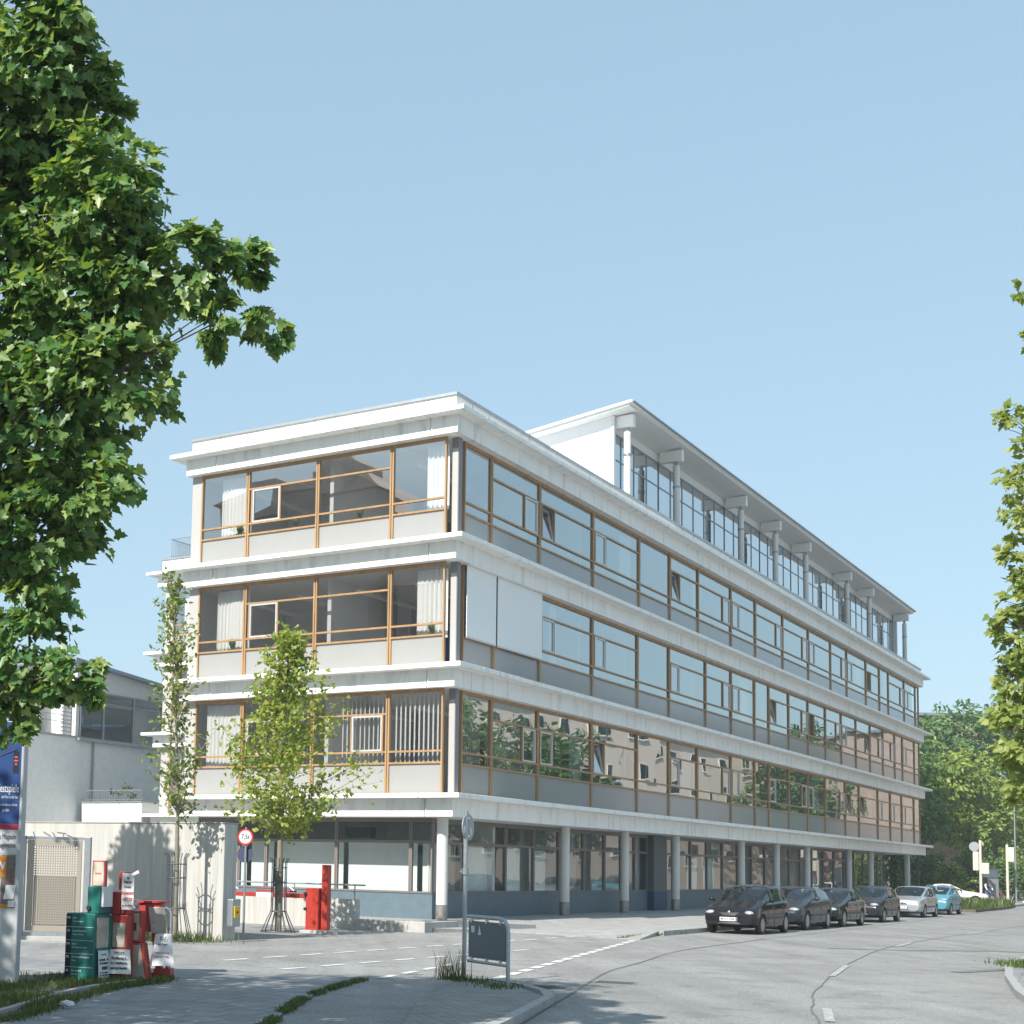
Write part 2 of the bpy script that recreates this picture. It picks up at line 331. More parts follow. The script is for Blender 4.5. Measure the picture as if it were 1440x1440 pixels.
#PART2
# ================================================================== GROUND
g = MB(); g.face([(-400,-300,0),(700,-300,0),(700,900,0),(-400,900,0)]); struct('ground', g, M['asphalt'])
def ribbon(pts, width, z, side=0.0):
    mb = MB(); P = [Vector((p[0], p[1], 0)) for p in pts]; A = []; B = []
    for i, p in enumerate(P):
        d = (P[min(i+1, len(P)-1)] - P[max(i-1, 0)]).normalized(); n = Vector((-d.y, d.x, 0))
        A.append(p + n*(width*(.5+side))); B.append(p - n*(width*(.5-side)))
    for i in range(len(P)-1): mb.face([(*B[i][:2], z), (*B[i+1][:2], z), (*A[i+1][:2], z), (*A[i][:2], z)])
    return mb
def curve(pts, n=6):
    out = []
    P = [Vector((*p[:2], 0)) for p in pts]
    for i in range(len(P)-1):
        p0 = P[max(i-1,0)]; p1 = P[i]; p2 = P[i+1]; p3 = P[min(i+2, len(P)-1)]
        for k in range(n):
            t = k/n; out.append(tuple((.5*((2*p1)+(p2-p0)*t+(2*p0-5*p1+4*p2-p3)*t*t+(3*p1-p0-3*p2+p3)*t**3))[:2]))
    out.append(tuple(P[-1][:2])); return out
def kerbline(pts, width, z, side, hjit=0.0):        # kerb stones with joints, one mesh
    mb = MB(); P = [Vector((p[0], p[1], 0)) for p in pts]
    for i in range(len(P)-1):
        d = P[i+1]-P[i]; L_ = d.length; d.normalize(); n = Vector((-d.y, d.x, 0)); k = max(1, round(L_/1.0))
        for j in range(k):
            a = P[i]+d*(L_*j/k+.006); b_ = P[i]+d*(L_*(j+1)/k-.006); o0 = n*(width*(.5+side)); o1 = -n*(width*(.5-side)); zz = z+random.uniform(-hjit, hjit)
            mb.prism([(b_+o0)[:2], (a+o0)[:2], (a+o1)[:2], (b_+o1)[:2]], -.05, zz)
    return mb
GUT = curve([(-1.5,5),(.6,11.0),(1.75,15.2),(2.5,17.3),(3.38,20.0),(5.2,25.8),(6.7,29.4),(8.8,34.2),(12.43,40.2)], 5) + [bw(15,-8.5)[:2], bw(42,-7.6)[:2], bw(62,-7.3)[:2]]
drv = [(-.75,-4),(-.7,14),(-.4,16.75),(-.13,19.06),(.21,20.8),(.6,22.2),(.97,23.4),(-2.6,25.4),(-6,26.5),(-14,30),(-14,50),bw(1.5,13)[:2],bw(1.5,2)[:2],bw(-2,-2.0)[:2],bw(-2.07,-6.6)[:2],bw(6,-6)[:2],bw(12.6,-6)[:2],(12.43,40.2),(8.8,34.2),(6.7,29.4),(5.2,25.8),(4.2,22.5),(3.38,20.0),(2.5,17.3),(1.75,15.2),(.6,11.0),(-.3,8),(-.5,-4)]
mb = MB(); mb.face([(p[0], p[1], .004) for p in drv]); struct('driveway', mb, M['drive'])
struct('gutter_seam', ribbon([(p[0]+.015*math.sin(i*.9), p[1]) for i, p in enumerate(GUT)], .032, .009), M['seam'])
CEN = curve([(4.4,10),(5.4,15),(6.32,18.1),(7.07,20.5),(8.27,23.7),(11.05,30),(15.6,38.7),(22.3,48.8),(28.2,57.4),(44,81)], 9)
struct('tar_joint', ribbon([(p[0]+.02*math.sin(i*.7)+.01*math.sin(i*2.1), p[1]) for i, p in enumerate(CEN)], .028, .008), M['seam'])
# worn centre dashes, crossing dashes
def dashes(name, a, b, n, width, duty=.6, z=.012):
    mb = MB(); a = Vector((*a, 0)); b = Vector((*b, 0)); d = (b-a); L_ = d.length; d.normalize(); q = Vector((-d.y, d.x, 0))*width/2
    for i in range(n):
        s0 = a+d*(L_*i/n); s1 = a+d*(L_*(i+duty)/n); mb.face([(*(s0-q)[:2], z), (*(s1-q)[:2], z), (*(s1+q)[:2], z), (*(s0+q)[:2], z)])
    return struct(name, mb, M['lineworn'] if name == 'centre_marking' else M['line'])
dashes('lane_marking', (-1.6,27.0), (8.3,41.2), 14, .13)
dashes('lane_marking', (-.5,25.1), (5.2,33.2), 8, .13)
dashes('lane_marking', (1.15,23.7), (3.3,28.9), 5, .14)
dashes('lane_marking', (2.75,23.25), (8.55,38.3), 17, .18, .72)
for a, b in (((6.45,18.35),(7.05,20.15)), ((9.4,26.5),(10.9,29.8)), ((15.2,38.0),(16.6,40.4)), ((21.2,47.2),(23.4,50.5)), ((28,57.1),(31.5,62.2))):
    dashes('centre_marking', (a[0]+.1, a[1]), (b[0]+.1, b[1]), 1, .12, 1.0)
struct('trench_patch', ribbon([(13.0,36.5),(14.9,36.2),(17.2,36.9),(19.2,36.4)], .16, .010), mat('tar_patch', (.16,.16,.16), .85, var=.15))
struct('trench_patch', ribbon([(12.6,28.4),(14.4,29.8)], .3, .010), MATS['tar_patch'])
# pavements
SEAM = curve([(-.72,-4),(-.75,8),(-.7,14),(-.42,16.75),(-.15,19.06),(.19,20.8),(.58,22.2),(.95,23.35)], 4)
GRASSE = [(-3.35,16.1),(-3.15,17.3),(-3.0,19.1),(-2.7,20.5),(-2.25,21.6),(-2.2,22.2),(-2.5,22.6)]
sl = SEAM + [(-1.2,24.4),(-2.6,25.2),(-4.5,26),(-7,27),(-12,28),(-12,22.6),(-5.5,22.5),(-3.4,22.9)] + [(p[0], p[1]) for p in reversed(GRASSE)] + [(-3.6,12),(-3.8,-4)]
mb = MB(); mb.prism(list(reversed(sl)) if False else sl, -.02, .03); struct('footpath', mb, M['slab'])
ISL = [(.2,-4),(.5,12),(.9,15),(1.17,17.07),(1.46,19.2),(1.78,20.8),(2.2,22.35),(2.7,22.75),(3.05,21.9),(3.22,20.0),(2.36,17.35),(1.6,15.2),(.45,11.0),(-.2,8),(-.2,-4)]
mb = MB(); mb.prism(list(reversed(ISL)), -.02, .1); struct('kerb_island', mb, M['sett'])
struct('kerb', kerbline([(.45,11),(1.6,15.2),(2.36,17.35),(3.22,20.0),(3.3,20.9),(3.12,21.95),(2.75,22.75)], .14, .112, -.5), M['kerb'])
PZ = [(-2.07,-6.6,.02),(1,-5.97,.13),(95,-5.97,.13),(95,5,.13),(-3.95,14,.13),(-3.95,-1.2,.13),(-1.33,-2.04,.03)]
mb = MB(); mb.prism([bw(p[0],p[1])[:2] for p in PZ], [-.02]*7, [p[2] for p in PZ]); struct('pavement', mb, M['plaza'])
struct('kerb', kerbline([bw(u,-5.97)[:2] for u in (1,20,40,60,95)], .15, .137, -.5), M['kerb'])
VG = [(9.6,18.5),(11.24,22.9),(12.73,26.35),(14.2,29.4),(15.66,31.9),(40,68.2),(70,113),(90,113),(60,60),(30,20),(14,10)]
mb = MB(); mb.prism(list(reversed(VG)), -.02, .1); struct('far_footpath', mb, M['slab'])
struct('kerb', kerbline([(9.6,18.5),(11.24,22.9),(12.73,26.35),(14.2,29.4),(15.66,31.9),(40,68.2)], .14, .112, .5), M['kerb'])
# grass corner with its edging
GP = [(-3.38,12),(-3.35,16.1),(-3.15,17.3),(-3.0,19.1),(-2.7,20.5),(-2.25,21.6),(-2.2,22.2),(-2.5,22.6),(-3.4,22.75),(-4.5,22.3),(-6,22.3),(-8,21.5),(-9,12)]
mb = MB(); mb.prism(GP, -.02, .035); struct('lawn_soil', mb, M['soil'])
struct('kerb', kerbline(curve([(-4.2,14),(-3.62,16.5),(-3.45,17.7),(-3.26,19.3),(-2.95,20.5),(-2.5,21.5)], 2), .09, .085, 0), M['kerb'])
GI = [bw(45,-6.2)[:2], bw(45,-7.2)[:2], bw(58,-7.0)[:2], bw(64,-6.5)[:2], bw(64.5,-4.5)[:2], bw(60,-2.2)[:2], bw(47,-3.0)[:2]]
mb = MB(); mb.prism(GI, -.02, .14); struct('far_lawn_soil', mb, M['soil'])
def inpoly(x, y, P):
    c_ = False; j = len(P)-1
    for i in range(len(P)):
        if (P[i][1] > y) != (P[j][1] > y) and x < (P[j][0]-P[i][0])*(y-P[i][1])/(P[j][1]-P[i][1])+P[i][0]: c_ = not c_
        j = i
    return c_
def blades(name, pts, h, wd, mat_, lean=.5, zb=.03):
    n = len(pts); P = np.array([(p[0], p[1]) for p in pts]); hh = h*RNG.uniform(.5, 1.35, n)*np.array([p[2] if len(p) > 2 else 1 for p in pts])
    a = RNG.uniform(0, 2*PI, n); b = RNG.uniform(0, 2*PI, n); l = RNG.uniform(.1, lean, n)*hh
    zb_ = np.array([p[3] if len(p) > 3 else zb for p in pts]); w_ = wd*RNG.uniform(.6, 1.3, n)
    V = np.zeros((n, 5, 3)); V[:,0,0] = P[:,0]-np.cos(a)*w_; V[:,0,1] = P[:,1]-np.sin(a)*w_; V[:,1,0] = P[:,0]+np.cos(a)*w_; V[:,1,1] = P[:,1]+np.sin(a)*w_
    V[:,2,0] = P[:,0]+np.cos(a)*w_*.7+np.cos(b)*l*.35; V[:,2,1] = P[:,1]+np.sin(a)*w_*.7+np.sin(b)*l*.35
    V[:,3,0] = P[:,0]-np.cos(a)*w_*.7+np.cos(b)*l*.35; V[:,3,1] = P[:,1]-np.sin(a)*w_*.7+np.sin(b)*l*.35
    V[:,4,0] = P[:,0]+np.cos(b)*l; V[:,4,1] = P[:,1]+np.sin(b)*l
    V[:,0,2] = zb_; V[:,1,2] = zb_; V[:,2,2] = zb_+hh*.6; V[:,3,2] = zb_+hh*.6; V[:,4,2] = zb_+hh
    me = bpy.data.meshes.new(name); me.vertices.add(n*5); me.vertices.foreach_set('co', V.ravel())
    tri = np.array([[0,1,2,3,-1],[3,2,4,-1,-1]]); idx = []
    base = (np.arange(n)*5)[:,None]; lo = (base+np.array([[0,1,2,3,3,2,4]])).ravel()
    me.loops.add(n*7); me.loops.foreach_set('vertex_index', lo.astype(np.int32)); me.polygons.add(n*2)
    st = (np.arange(n)*7)[:,None]+np.array([[0,4]]); me.polygons.foreach_set('loop_start', st.ravel().astype(np.int32))
    me.materials.append(mat_); me.update(calc_edges=True); me.validate()
    return link(name, me)
pts = []
while len(pts) < 26000:
    x, y = random.uniform(-8.5,-2.1), random.uniform(14.5,22.8)
    if inpoly(x, y, GP):
        e = math.sin(x*3.1+y*1.7)+math.sin(y*2.3-x*1.1)
        if random.random() < .55+.3*e: pts.append((x, y, 1.2 if e > .6 else .8))
for i in range(2600):                                   # ragged strip of grass along the path edge
    t = random.random()*(len(GRASSE)-1); k_ = int(t); f_ = t-k_; p, q = GRASSE[k_], GRASSE[k_+1]
    pts.append((p[0]+(q[0]-p[0])*f_+random.gauss(.03,.07), p[1]+(q[1]-p[1])*f_+random.gauss(0,.06), .9))
tag(blades('grass', pts, .085, .006, M['grass']), 'unmown green grass of the corner lawn under the maple', None, kind='stuff')
pts = []
for i in range(5200):                                    # weeds in the seam between path and cycle lane
    t = random.betavariate(1.1,1.4); j = int(t*(len(SEAM)-9))+8; p = SEAM[min(j, len(SEAM)-1)]; q = SEAM[min(j+1, len(SEAM)-1)]; f_ = random.random()
    x, y = p[0]+(q[0]-p[0])*f_, p[1]+(q[1]-p[1])*f_
    if y < 14 or math.sin(y*2.1)+math.sin(y*5.3) < -.55: continue
    pts.append((x+random.gauss(.0,.045), y+random.gauss(0,.05), .8))
tag(blades('weeds', pts, .07, .008, M['grass'], 1.0, .02), 'low weeds growing in the seam beside the cycle lane', None, kind='stuff')
pts = []
while len(pts) < 4200:
    u, v = random.uniform(44.5,64.5), random.uniform(-7.3,-2.2); p = bw(u, v)
    if inpoly(p[0], p[1], GI): pts.append((p[0], p[1], 1+.5*math.sin(u*2)))
tag(blades('grass', pts, .34, .03, M['grass'], .5, .13), 'long yellow green grass of the traffic island beyond the parked cars', None, kind='stuff')
pts = [(-3.2+random.gauss(0,.6), 33.1+random.gauss(0,.35), .7+random.random()) for i in range(900)] + [(bw(-12.6, random.uniform(-.5,2.6))[0]+random.gauss(0,.1), bw(-12.6, 0)[1]+random.gauss(.4,.5), 1.1) for i in range(0)]
tag(blades('grass', pts, .15, .010, M['grass'], .6, .0), 'tall grass round the foot of the slim caged tree', None, kind='stuff')
pts = [(14.35+random.gauss(0,.22), 29.0+random.gauss(0,.45), .6+.6*random.random()) for i in range(900)] + [(15.2+random.gauss(0,.4), 29.6+random.gauss(0,.6), .6) for i in range(500)]
tag(blades('grass', pts, .12, .010, M['grass'], .6, .1), 'patchy dry grass on the kerb across the road', None, kind='stuff')
pts = [bw(random.uniform(-2,3.2), -5.9+random.gauss(-.12,.06))[:2]+(.6,) for i in range(420)]
tag(blades('weeds', pts, .12, .012, M['grass'], .8, .02), 'weeds along the kerb in front of the nearest parked car', None, kind='stuff')

# ================================================================== OFFICE BUILDING
bld = thing('office_building', 'long white four storey office building with wood framed window bands', 'building', bw(0,0,0), ROT)
LV = [4.085, 8.15, 12.215, 16.28]; ULEN, VLEN = 72.6, 11.87; TK, FD, FO = .15, .713, .44; GAP = .012
JU = [1.6, 11.35, 17.25, 23.2, 32.8, 38.7, 44.6, 54.2, 60, 66.2, ULEN-1.2]; JV = [1.42, 10.1]
def segs(a, js, b): 
    e = [a]+js+[b]; return [(e[i]+(GAP if i else 0), e[i+1]-(GAP if i+1 < len(e)-1 else 0)) for i in range(len(e)-1)]
def band(off, za, zb, far=0.0):
    mb = MB(); d = 1.42
    mb.box(off, 1.6-GAP, off, 1.42-GAP, za, zb)
    for a, b in segs(1.6, JU[1:], ULEN-off): mb.box(a+(GAP if a < 1.61 else 0), b, off, d, za, zb)
    for a, b in segs(1.42, JV[1:], VLEN-off): mb.box(off, 1.6, a+(GAP if a < 1.43 else 0), b, za, zb)
    return mb
for i, z in enumerate(LV):
    ob('cornice', band(0, z-TK, z), M['white'], bld, bevel=.012)
    ob('fascia', band(FO, z-FD, z-TK-.002), M['white'], bld)
    k_ = MB(); k_.box(.05, ULEN-.05, .05, VLEN-.05, z-TK+.02, z-.02); k_.box(FO+.03, ULEN-FO-.03, FO+.03, VLEN-FO-.03, z-FD+.03, z-TK-.02)
    ob('joint_backing', k_, M['joint'], bld)
    k_ = MB(); k_.box(1.6+.01, ULEN-.4, 1.42+.01, VLEN-.02, z-FD+.001, z-.003); ob('floor_slab', k_, M['room'], bld)
# parapet of the main roof
mb = MB(); o = .58; z0, z1 = LV[3], LV[3]+.54
mb.box(o, ULEN-o, o, o+.25, z0, z1); mb.box(o, o+.25, o+.252, VLEN-o, z0, z1); mb.box(ULEN-o-.25, ULEN-o, o+.252, VLEN-o, z0, z1); mb.box(o+.252, ULEN-o-.252, VLEN-o-.25, VLEN-o, z0, z1)
pp = ob('parapet', mb, M['white'], bld)
mb = MB(); o = .52; z0, z1 = z1, z1+.09
mb.box(o, ULEN-o, o, o+.37, z0, z1); mb.box(o, o+.37, o+.372, VLEN-o, z0, z1); mb.box(ULEN-o-.37, ULEN-o, o+.372, VLEN-o, z0, z1); mb.box(o+.372, ULEN-o-.372, VLEN-o-.37, VLEN-o, z0, z1)
ob('coping', mb, M['coping'], pp)
mb = MB()
for a in (1.7, 6, 11.3, 17.2, 23, 32.6, 38, 44, 53): mb.box(a, a+.015, .576, .58, LV[3]+.02, LV[3]+.53)
for a in (1.6, 6, 10): mb.box(.576, .58, a, a+.015, LV[3]+.02, LV[3]+.53)
ob('panel_joint', mb, M['joint'], pp)

def bx(mb, ax, pl, a0, a1, d0, d1, z0, z1):
    if ax == 'S': mb.box(a0, a1, pl+d0, pl+d1, z0, z1)
    else: mb.box(pl+d0, pl+d1, a0, a1, z0, z1)
def qd(mb, ax, pl, a0, a1, d, z0, z1, d2=None):
    d2 = d if d2 is None else d2
    P = [(a0,d,z0),(a1,d,z0),(a1,d2,z1),(a0,d2,z1)]
    if ax == 'S': mb.face([(p[0], pl+p[1], p[2]) for p in P])
    else: mb.face([(pl+p[1], p[0], p[2]) for p in reversed(P)])
def wavy(ax, pl, a0, a1, d, z0, z1, amp=.05, per=.16):
    mb = MB(); n = max(4, int((a1-a0)/.03)); pts = []
    ph = random.random()*6
    for i in range(n+1):
        a = a0+(a1-a0)*i/n; pts.append((a, d+amp*math.sin(2*PI*a/per+ph)*(.6+.4*math.sin(a*5.1))+amp*.5*math.sin(a*3.7+ph)))
    for i in range(n):
        (a, e), (b, f_) = pts[i], pts[i+1]
        P = [(a,e,z0),(b,f_,z0),(b,f_*.9+d*.1,z1),(a,e*.9+d*.1,z1)]
        mb.face([(p[0], pl+p[1], p[2]) if ax == 'S' else (pl+p[1], p[0], p[2]) for p in P])
    return mb
def slats(ax, pl, a0, a1, d, z0, z1, ang=55, w_=.11, step=.15):
    mb = MB(); n = int((a1-a0)/step)
    for i in range(n):
        a = a0+step*(i+.5); da = w_/2*math.cos(R(ang)); dd = w_/2*math.sin(R(ang))
        P = [(a-da,d-dd,z0),(a+da,d+dd,z0),(a+da,d+dd,z1),(a-da,d-dd,z1)]
        mb.face([(p[0], pl+p[1], p[2]) if ax == 'S' else (pl+p[1], p[0], p[2]) for p in P])
    return mb
def bay(ax, pl, a0, a1, zl, kind, parent, glass, woods=('wood','wood'), ztop=None, inner=None, swid=1.0, spot=True):
    """one window bay: kind F full light, l/r hinged sash left or right, lo/ro tilted open, lb brown open sash"""
    z0 = zl; z1 = ztop or zl+(4.065-FD); zA, zB, zC = z0+1.0, z0+1.37, z0+2.6
    fr = MB(); a0 += .012; a1 -= .012; p = .06; D0, D1 = -.03, .07
    bx(fr, ax, pl, a0, a0+p, D0, D1, z0, z1); bx(fr, ax, pl, a1-p, a1, D0, D1, z0, z1)
    i0, i1 = a0+p, a1-p
    bx(fr, ax, pl, i0, i1, D0+.01, D1, z1-.11, z1); bx(fr, ax, pl, i0, i1, D0+.01, D1, z0, z0+.05)
    bx(fr, ax, pl, i0, i1, D0+.005, D1, zA-.03, zA+.03); bx(fr, ax, pl, i0, i1, D0+.005, D1, zB-.03, zB+.03)
    pa = MB(); sp = MB(); ss = None; gd = .03
    sp_z0, sp_z1 = z0+.05, zA-.03
    qd(sp, ax, pl, i0, i1, gd, sp_z0, sp_z1); qd(pa, ax, pl, i0, i1, gd, zA+.03, zB-.03)
    if kind == 'F': qd(pa, ax, pl, i0, i1, gd, zB+.03, z1-.11)
    else:
        bx(fr, ax, pl, i0, i1, D0+.005, D1, zC-.03, zC+.03); qd(pa, ax, pl, i0, i1, gd, zC+.03, z1-.11)
        side = kind[0]; sw = min(swid, (i1-i0)*.42); st = .14 if i1-i0 > 2.4 else .06
        if side == 'r': s1 = i1-st; s0 = s1-sw
        else: s0 = i0+st; s1 = s0+sw
        for q in (s0-.05, s1): bx(fr, ax, pl, q, q+.05, D0+.008, D1, zB+.03, zC-.03)
        if s0-.05-i0 > .03: qd(pa, ax, pl, i0, s0-.05, gd, zB+.03, zC-.03)
        if i1-s1-.05 > .03: qd(pa, ax, pl, s1+.05, i1, gd, zB+.03, zC-.03)
        ss = MB(); za, zb = zB+.035, zC-.035
        if kind in ('l', 'r'):
            f = .055
            bx(ss, ax, pl, s0+.004, s0+f, -.02, .05, za, zb); bx(ss, ax, pl, s1-f, s1-.004, -.02, .05, za, zb)
            bx(ss, ax, pl, s0+f, s1-f, -.02, .05, za, za+f); bx(ss, ax, pl, s0+f, s1-f, -.02, .05, zb-f, zb)
            qd(pa, ax, pl, s0+f, s1-f, .02, za+f, zb-f)
        elif kind in ('lo', 'ro'):           # tilted inwards at the top
            f = .06; dt = .20
            def leanbar(b0, b1, h0, h1):
                P0 = dt*(h0-za)/(zb-za); P1 = dt*(h1-za)/(zb-za); vv = []
                for (h, q) in ((h0, P0), (h1, P1)):
                    for (a_, d_) in ((b0, q), (b1, q), (b1, q+.06), (b0, q+.06)): vv.append((a_, pl+d_, h) if ax == 'S' else (pl+d_, a_, h))
                b_ = len(ss.v); ss.v += vv
                for q in ((0,3,2,1),(4,5,6,7),(0,1,5,4),(1,2,6,5),(2,3,7,6),(3,0,4,7)): ss.f.append(tuple(b_+i for i in q)); ss.m.append(0)
            leanbar(s0+.01, s0+f, za, zb); leanbar(s1-f, s1-.01, za, zb); leanbar(s0+f, s1-f, za, za+f); leanbar(s0+f, s1-f, zb-f, zb)
            qd(pa, ax, pl, s0+f, s1-f, .03, za+f, zb-f, dt+.02)
        else:                                 # swung right in: the brown edge shows
            bx(ss, ax, pl, s0+.01, s0+.07, .04, .5, za, zb); bx(ss, ax, pl, s0+.02, s1-.02, .52, .55, za, zb)
    wd = ob('window', fr, M[woods[0]], parent)
    ob('pane', pa, glass, wd); ob('spandrel', sp, M['spandrel'], wd)
    if ss: ob('sash', ss, M['woodd'] if kind == 'lb' else M['alu'], wd)
    if inner:
        for nm, mbi, mt in inner: ob(nm, mbi, M[mt], wd)
    return wd
PL = .75
F1 = [1.5,3.62,7.22,11.99,16.65,20.35,23.95,28.7,32.45,34.8,38.4,42.1,45.8,50.4,53.8,58.8,62.4,65.9,69.9,72.0]
F2 = [1.5,3.70,7.30,12.03,16.70,20.35,25.1,28.8,32.5,34.9,38.5,42.3,46.0,49.6,53.2,56.9,60.5,64.0,66.4,70.3,72.0]
F3 = [1.5,3.45,7.25,12.06,16.85,20.45,24.1,28.8,32.7,37.5,42.5,47.3,51.1,56.0,59.7,62.3,67.2,70.9,72.0]
K1 = ['F','r','l','lo','F','l','r','l','F','l','r','l','r','lo','lo','l','l','l','F']
K2 = ['F','F','l','l','F','l','r','l','F','lo','r','lb','r','l','ro','r','r','F','l','F']
K3 = ['F','r','lo','l','F','lo','r','l','r','r','l','r','l','lb','F','r','l','F']
for zl, us, ks in ((LV[0],F1,K1),(LV[1],F2,K2),(LV[2],F3,K3)):
    for i, kd in enumerate(ks):
        inner = []; a0, a1 = us[i], us[i+1]
        if zl == LV[0] and i in (0,1): inner.append(('blind', slats('S', PL, a0+.1, a1-.1, .28, zl+1.1, zl+3.2, 60), 'curtain'))
        elif zl == LV[1] and i == 2: inner.append(('curtain', wavy('S', PL, a0+1.4, a0+2.1, .3, zl+1.0, zl+3.2, .06, .2), 'curtain'))
        elif (i*7+int(zl)) % 3 == 0 and kd != 'F': inner.append(('curtain', wavy('S', PL, a1-1.3 if kd[0] == 'l' else a0+.15, a1-.2 if kd[0] == 'l' else a0+1.2, .32, zl+1.0, zl+3.2, .05, .18), 'curtain'))
        bay('S', PL, a0, a1, zl, kd, bld, M['glassS'], inner=inner)
mb = MB()
for a0, a1 in ((1.5,3.70),(3.70,7.30)): mb.box(a0+.06, a1-.06, PL-.13, PL-.11, LV[1]+1.03, LV[1]+3.34)
eb = ob('roller_blind', mb, M['blind'], bld)
mb = MB()
for a0, a1 in ((1.5,3.70),(3.70,7.30)): mb.box(a0+.06, a1-.06, PL-.14, PL-.10, LV[1]+.98, LV[1]+1.03)
ob('bottom_bar', mb, M['alu'], eb)
# left front
LVs = [.97, 3.01, 5.93, 8.87, 10.94]
for zl, ks in ((LV[0], ['F','l','r','F']), (LV[1], ['F','T','r','F']), (LV[2], ['F','T','r','F'])):
    for i in range(4):
        a0, a1 = LVs[i], LVs[i+1]; inner = []; kd = ks[i]
        zc0, zc1 = zl+.95, zl+3.2
        if zl == LV[2] and i == 0: inner = [('curtain', wavy('L', PL, 1.05, 1.85, .3, zc0+.1, zc1), 'curtain')]
        if zl == LV[2] and i == 3: inner = [('curtain', wavy('L', PL, 9.0, 10.3, .35, zc0, zc1, .06), 'curtain')]
        if zl == LV[1] and i == 0: inner = [('curtain', wavy('L', PL, 1.05, 2.15, .3, zc0, zc1), 'curtain')]
        if zl == LV[1] and i == 3: inner = [('curtain', wavy('L', PL, 8.95, 10.35, .35, zc0, zc1, .06), 'curtain')]
        if zl == LV[0] and i == 0: inner = [('blind', slats('L', PL, 1.05, 2.95, .25, zc0+.1, zc1, 35, .11, .17), 'curtain')]
        if zl == LV[0] and i == 1: inner = [('blind', slats('L', PL, 3.1, 5.0, .25, zc0+.1, zc1, 40, .11, .17), 'curtain')]
        if zl == LV[0] and i == 2: inner = [('blind', slats('L', PL, 6.2, 8.2, .25, zc0+.1, zc1, 50, .11, .19), 'curtain')]
        if zl == LV[0] and i == 3: inner = [('curtain', wavy('L', PL, 9.0, 10.6, .3, zc0, zc1, .05), 'curtain')]
        if kd == 'T':
            wdw = bay('L', PL, a0, a1, zl, 'F', bld, M['glassL'], inner=inner); t_ = MB(); bx(t_, 'L', PL, a0+.075, a1-.075, -.022, .065, zl+2.57, zl+2.63); ob('transom', t_, M['wood'], wdw)
        else: bay('L', PL, a0, a1, zl, kd, bld, M['glassL'], inner=inner, swid=1.15)
    mb = MB(); mb.box(1.0, 1.24, .68, .92, zl, zl+3.35); cp = ob('corner_post', mb, M['colgrey'], bld)
    mb = MB(); mb.box(.985, .998, .70, .90, zl+.05, zl+3.0); ob('post_panel', mb, M['colpale'], cp)
    mb = MB(); mb.box(.74, .95, 10.94, 11.36, zl, zl+3.35); ob('end_panel', mb, M['colpale'], bld)
# rooms behind the glass
mb = MB()
for z in LV[:3]:
    mb.box(7.3, 71.5, 5.4, 5.55, z, z+3.35)
    for u in (7.3, 12.0, 16.7, 25, 32.5, 42.3, 50, 60, 66): mb.box(u, u+.12, 1.3, 5.398, z, z+3.35)
    mb.box(6.5, 6.65, 5.6, 11.2, z, z+3.35); mb.box(1.3, 6.49, 5.65, 5.8, z, z+3.35)
    mb.box(1.0, 71.5, 11.3, 11.45, z, z+3.35); mb.box(71.9, 72.0, 1.2, 11.2, z, z+3.35)
ob('inner_wall', mb, M['room'], bld)
mb = MB(); mb.box(5.2, 6.3, 2.2, 4.1, LV[1], LV[1]+2.2); ob('wardrobe', mb, M['blue'], bld)
mb = MB()
for z, u, v in ((LV[2],2.2,6.9),(LV[2],2.0,4.2),(LV[1],2.6,7.6),(LV[1],2.4,4.6),(LV[0],2.4,7.2)):
    mb.box(u, u+.8, v-.8, v+.8, z+.70, z+.74); mb.box(u+.1, u+.15, v-.7, v+.7, z, z+.7); mb.box(u+.2, u+.5, v-.2, v+.2, z+.76, z+1.15)
ob('desk', mb, M['roomd'], bld)
mb = MB()
for z in LV[:3]:
    for v in (2.6, 4.9, 7.3, 9.6): mb.box(1.8, 5.6, v-.09, v+.09, z+2.86, z+2.95)
ob('ceiling_lamps', mb, M['curtain'], bld)
mb = MB()
for z, v0, v1, h in ((LV[2],3.4,5.2,2.0),(LV[2],7.8,9.6,1.5),(LV[1],8.2,9.9,2.1),(LV[0],5.6,7.4,1.9),(LV[0],2.2,3.4,2.2)):
    mb.box(6.12, 6.49, v0, v1, z, z+h)
ob('bookcase', mb, M['woodd'], bld)
mb = MB()
for z, v, c_ in ((LV[2],4.4,0),(LV[2],7.0,0),(LV[1],1.6,0),(LV[1],9.6,0),(LV[0],6.6,0),(LV[2],9.4,0)):
    mb.lathe([(.05,z+1.03),(.08,z+1.2)], (1.02,v,0), n=12); mb.ball((1.02,v,z+1.33),(.10,.13,.15),9,6)
ob('sill_plants', mb, mat('pot_plant_green', (.05,.13,.04), .7, var=.4, scale=30), bld)
